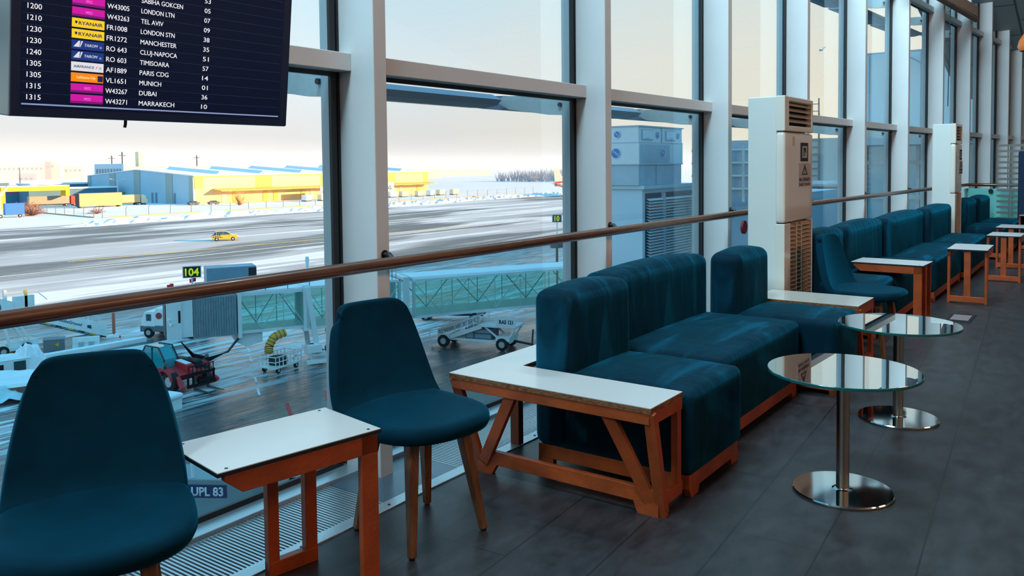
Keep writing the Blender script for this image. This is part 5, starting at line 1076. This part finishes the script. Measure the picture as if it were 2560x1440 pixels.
t = thing('maroon_container', 'maroon container on the snow beside the teal shed', 'container', (143, 352, G), math.radians(-4)); obj('body', MB().box(0, 14, 0, 3, 4.5, 7.8), M('maroon', (150, 84, 112), .6), t); obj('stand', MB().box(0, 14, 0, 3, 0, 4.5), m_shb, t)
for x, y, lb in ((202, 268, 'dark parked car left of the hangar corner post'), (196, 272, 'second dark parked car by the blue gable')):
    t = thing('parked_car', lb, 'car', (x-12, y+10, G), math.radians(-3), 'dark cars by the hangar gable'); obj('body', MB().box(-2.2, 2.2, -.9, .9, .4, 1.0), M('car_dark', (50, 66, 78), .3), t, bevel=.1); obj('cabin', MB().loft([[(-1.6, y_, 1.0), (-1.0, y_*.8, 1.55), (.7, y_*.8, 1.55), (1.3, y_, 1.0)] for y_ in (-.85, .85)]), m_cglass, t)
    for x_ in (-1.4, 1.4):
        for y_ in (-.8, .8): wheel(t, x_, y_, .33, .22)
random.seed(11)
ulds = []
for i in range(12):
    t = thing('cargo_container', 'pale air cargo container in the row along the hangar fence', 'container', (222+7.2*i+random.uniform(-1, 1), 262+random.uniform(-3, 3)-.9*i, G), random.uniform(-.2, .2), 'air cargo containers in front of the hangar')
    obj('body', MB().prism([(-1.6, .5), (1.2, .5), (2.1, 1.3), (2.1, 2.7), (-1.6, 2.7)], 'xz', -1.2, 1.2), m_hcr if i % 3 else m_zinc, t); obj('base', MB().box(-1.7, 1.6, -1.2, 1.2, .2, .5), m_dkst, t)
t = thing('billboard', 'cream board with a dark emblem standing in front of the hangar', 'sign', (240, 268, G)); bo_ = obj('board', MB().box(-6, 6, -.2, .2, 2.2, 6.0), m_hcr, t); obj('emblem', MB().beam((-4.9, -.22, 3.2), (-3.8, -.22, 5.0), .1, .5, up=(0, 1, 0)), m_dkst, bo_); obj('post', MB().box(-5, -4.6, -.1, .1, 0, 2.2).box(4.6, 5, -.1, .1, 0, 2.2), m_dkst, t)
t = thing('billboard', 'white board with dark capital letters in front of the hangar', 'sign', (275, 271, G)); bo_ = obj('board', MB().box(-6, 6, -.2, .2, 1.6, 6.6), m_wmark, t); text('lettering', '4 BIGG', m_dkst, bo_, (0, -.22, 3.2), (1, 0, 0), (0, 0, 1), 1.7, 8.4, 'C', .02, .03); obj('post', MB().box(-5, -4.6, -.1, .1, 0, 1.6).box(4.6, 5, -.1, .1, 0, 1.6), m_dkst, t)
t = thing('street_lamp', 'double-armed white street lamp in front of the hangar gable', 'lamp', (181, 330, G)); obj('pole', MB().tube((0, 0, 0), (0, 0, 9.0), .2, .12, 8), m_wmark, t)
for s in (-1, 1): a_ = obj('arm', MB().beam((0, 0, 9), (s*1.2, -s*.6, 9.6), .15), m_wmark, t); obj('lamp_head', MB().beam((s*1.1, -s*.55, 9.55), (s*2.6, -s*1.3, 10.0), .6, .2), m_wmark, a_)
t = thing('light_mast', 'thin dark mast standing in the open snow at the left', 'mast', (187, 430, G)); obj('pole', MB().tube((0, 0, 0), (0, 0, 15), .25, .12, 6), m_dkst, t)
t = thing('blue_tug', 'blue box-bodied truck just entering at the left edge', 'truck', (112.5, 262, G), math.radians(170)); obj('body', MB().box(-2, 3, -1.2, 1.2, .8, 4.2), M('truck_blue', (34, 116, 206), .5), t); obj('chassis', MB().box(-2, 5, -1, 1, .5, .9), m_ymark, t); wheel(t, 4.2, 1.0, .5, .4); wheel(t, -.8, 1.0, .5, .4)
# winter shrubs and trees: branching stems
m_twig = M('twig', (150, 112, 96), .8)
def shrub(name, lab, cat, loc, n_, h, spread, r=.04, mat=None, group=None):
    t = thing(name, lab, cat, loc, 0, group); b = MB()
    for i in range(n_):
        a = random.uniform(0, 2*PI); s_ = random.random()**.5*spread; tip = Vector((math.cos(a)*s_, math.sin(a)*s_, h*math.sqrt(max(.04, 1-(s_/spread)**2))*random.uniform(.45, 1))); mid = tip*.55+Vector((0, 0, h*.06))
        b.path([(tip.x*.08, tip.y*.08, 0), mid, tip], [r, r*.7, r*.3], 3)
        for _ in range(2): q_ = mid.lerp(tip, random.random()); b.path([q_, q_+Vector((random.uniform(-.3, .3)*spread*.5, random.uniform(-.3, .3)*spread*.5, h*.22))], [r*.5, r*.2], 3)
    obj('branches', b, mat or m_twig, t); return t
shrub('bare_bush', 'bare brown bush by the fence corner at the left', 'bush', (118.5, 266, G), 170, 4.6, 4.6, .07); shrub('bare_bush', 'small bare bush right of the big one by the fence corner', 'bush', (134.5, 258, G), 70, 2.0, 3.0, .06)
shrub('bare_tree', 'small bare tree in front of the sunlit hangar wall', 'tree', (190, 262, G), 60, 6.5, 3.0, .08, M('twig_tan', (186, 150, 110), .8))
# snowy aircraft beyond
t = thing('airliner', 'white airliner with a red-based tail fin, seen at the edge of the second window', 'aircraft', (316.5, 185.5, G), math.radians(-38))
b = MB(); b.loft([[(x_, r*math.cos(2*PI*i/20), 4.2+dz+r*math.sin(2*PI*i/20)) for i in range(20)] for x_, r, dz in ((-18, .25, 1.5), (-16, .7, 1.1), (-11, 1.6, .4), (-6, 2.0, 0), (14, 2.0, 0), (17, 1.5, -.2), (19, .6, -.5), (19.4, .15, -.6))]); fu = obj('fuselage', b, M('aircraft_cream', (236, 228, 214), .4), t, smooth=50)
b = MB(); b.loft([[(-17.0, y_, 5.6), (-12.2, y_, 5.9), (-15.6, y_*.5, 12.2), (-17.6, y_*.5, 12.2)] for y_ in (-.18, .18)]); fi = obj('tail_fin', b, M('aircraft_cream', (236, 228, 214)), t)
b = MB(); b.loft([[(-17.0, y_, 4.4), (-11.5, y_, 4.6), (-12.6, y_, 6.6), (-16.9, y_, 6.4)] for y_ in (-.6, .6)]); obj('red_band', b, M('aircraft_red', (206, 60, 52), .4), t)
for s in (-1, 1):
    b = MB(); b.loft([[(-16.6, s*.4, 5.3), (-14.2, s*.4, 5.3), (-16.2, s*5.6, 5.6), (-17.2, s*5.6, 5.6)], [(-16.6, s*.4, 5.5), (-14.2, s*.4, 5.55), (-16.2, s*5.6, 5.7), (-17.2, s*5.6, 5.7)]]); obj('tailplane', b, m_gse, t)
    b = MB(); b.loft([[(-2, s*1.8, 3.2), (4.5, s*1.8, 3.2), (-1.5, s*16, 4.2), (-3.0, s*16, 4.2)], [(-2, s*1.8, 3.6), (4.5, s*1.8, 3.7), (-1.5, s*16, 4.35), (-3.0, s*16, 4.35)]]); obj('wing', b, m_gse, t)
    b = MB(); b.tube((1.5, s*5.5, 2.4), (5.0, s*5.5, 2.4), .8, 1.0, 16); obj('engine', b, m_gse, t)
for x_, y_ in ((-.5, -2.2), (-.5, 2.2), (14.5, 0)): obj('gear', MB().tube((x_, y_, .5), (x_, y_, 3.2), .12, n=6), m_gsed, t); wheel(t, x_, y_, .5, .6)
t = thing('parked_tail', 'pale aircraft wing tip poking in at the left edge above the snow', 'aircraft', (96, 296, G), math.radians(-20)); b = MB(); b.loft([[(0, 0, 3.4), (0, 4, 3.2), (24, 1.6, 4.6), (24, .4, 4.7)], [(0, 0, 4.2), (0, 4, 4.0), (24, 1.6, 4.9), (24, .4, 4.9)]]); obj('wing', b, m_hcr, t); obj('winglet', MB().loft([[(23.2, .4, 4.7), (24.4, 1.6, 4.7), (27.4, 1.2, 9.0), (26.6, .6, 9.0)], [(23.2, .7, 4.7), (24.2, 1.9, 4.7), (27.2, 1.5, 9.0), (26.4, .9, 9.0)]]), M('winglet_grey', (180, 180, 184), .5), t); obj('strut', MB().tube((2, 2, 0), (2, 2, 3.4), .3, n=8), m_gsed, t)
# low wood and far town on the horizon
random.seed(21)
m_wood = M('far_wood', (150, 158, 174), .9)  # bluish haze put into the wood's colour
b = MB()
for i in range(260):
    x_ = 572+random.uniform(-20, 70); y_ = 305+random.uniform(0, 120); h = random.uniform(6, 11); a = random.uniform(0, PI)
    for k in range(5):
        aa = a+k*1.26; b.beam((x_, y_, G), (x_+2.4*math.cos(aa), y_+2.4*math.sin(aa), G+h*random.uniform(.6, 1)), .7, .7, .15)
tag(obj('woodland', b, m_wood), 'low grey-blue leafless wood far off beyond the runway', 'woodland', kind='stuff')
for xx, y_, lb, w_, h, mt_ in ((516.7, 1299.6, 'long cream block in the distant town at the left edge', 110, 22, m_hcr), (571.1, 1284.1, 'blue-grey block in the distant town', 18, 22, m_hblue), (558.3, 1207.8, 'tall orange building in the distant town', 9, 25, M('town_orange', (226, 150, 116), .7)), (586.7, 1228.4, 'cream windowed building in the distant town', 36, 19, m_hcr), (499.1, 1153.2, 'low rose-coloured building in the distant town', 24, 9, M('town_rose', (220, 176, 160), .7))):
    t = thing('town_building', lb, 'building', (xx, y_, G), math.radians(-54)); obj('wall', MB().box(0, w_, 0, 10, 0, h), mt_, t); b = MB()
    for i in range(max(2, int(w_/7))): b.box(3+6.5*i, 6+6.5*i, -.3, .1, h-8, h-5)
    obj('window', b, M('far_window', (90, 120, 136)), t)
for xx, y_, lb, w_, h in ((640, 620, 'white low building with a cream roof beyond the field, left of the fin', 60, 10), (800, 700, 'distant pale shed beyond the runway', 90, 8)):
    t = thing('far_shed', lb, 'building', (xx, y_, G), -.3); obj('wall', MB().box(0, w_, 0, 20, 0, h), m_hcr, t); obj('snow_roof', MB().box(-1, w_+1, -1, 21, h, h+1), m_snow, t)

# thin winter haze lying over the airfield
mh = bpy.data.materials.new('winter_haze'); mh.use_nodes = True; nn = mh.node_tree.nodes; nn.remove(nn['Principled BSDF'])
vs_ = nn.new('ShaderNodeVolumeScatter'); vs_.inputs['Density'].default_value = .0007; vs_.inputs['Color'].default_value = (.96, .97, 1, 1); vs_.inputs['Anisotropy'].default_value = -.35
mh.node_tree.links.new(vs_.outputs[0], nn['Material Output'].inputs['Volume'])
hz_ = obj('haze', MB().prism([(-600, 470), (430, 470), (430, 230), (2600, 230), (2600, 1700), (-600, 1700)], 'xy', G+.05, 22), mh); tag(hz_, 'thin pale winter haze lying over the far airfield and town', 'haze', kind='stuff')
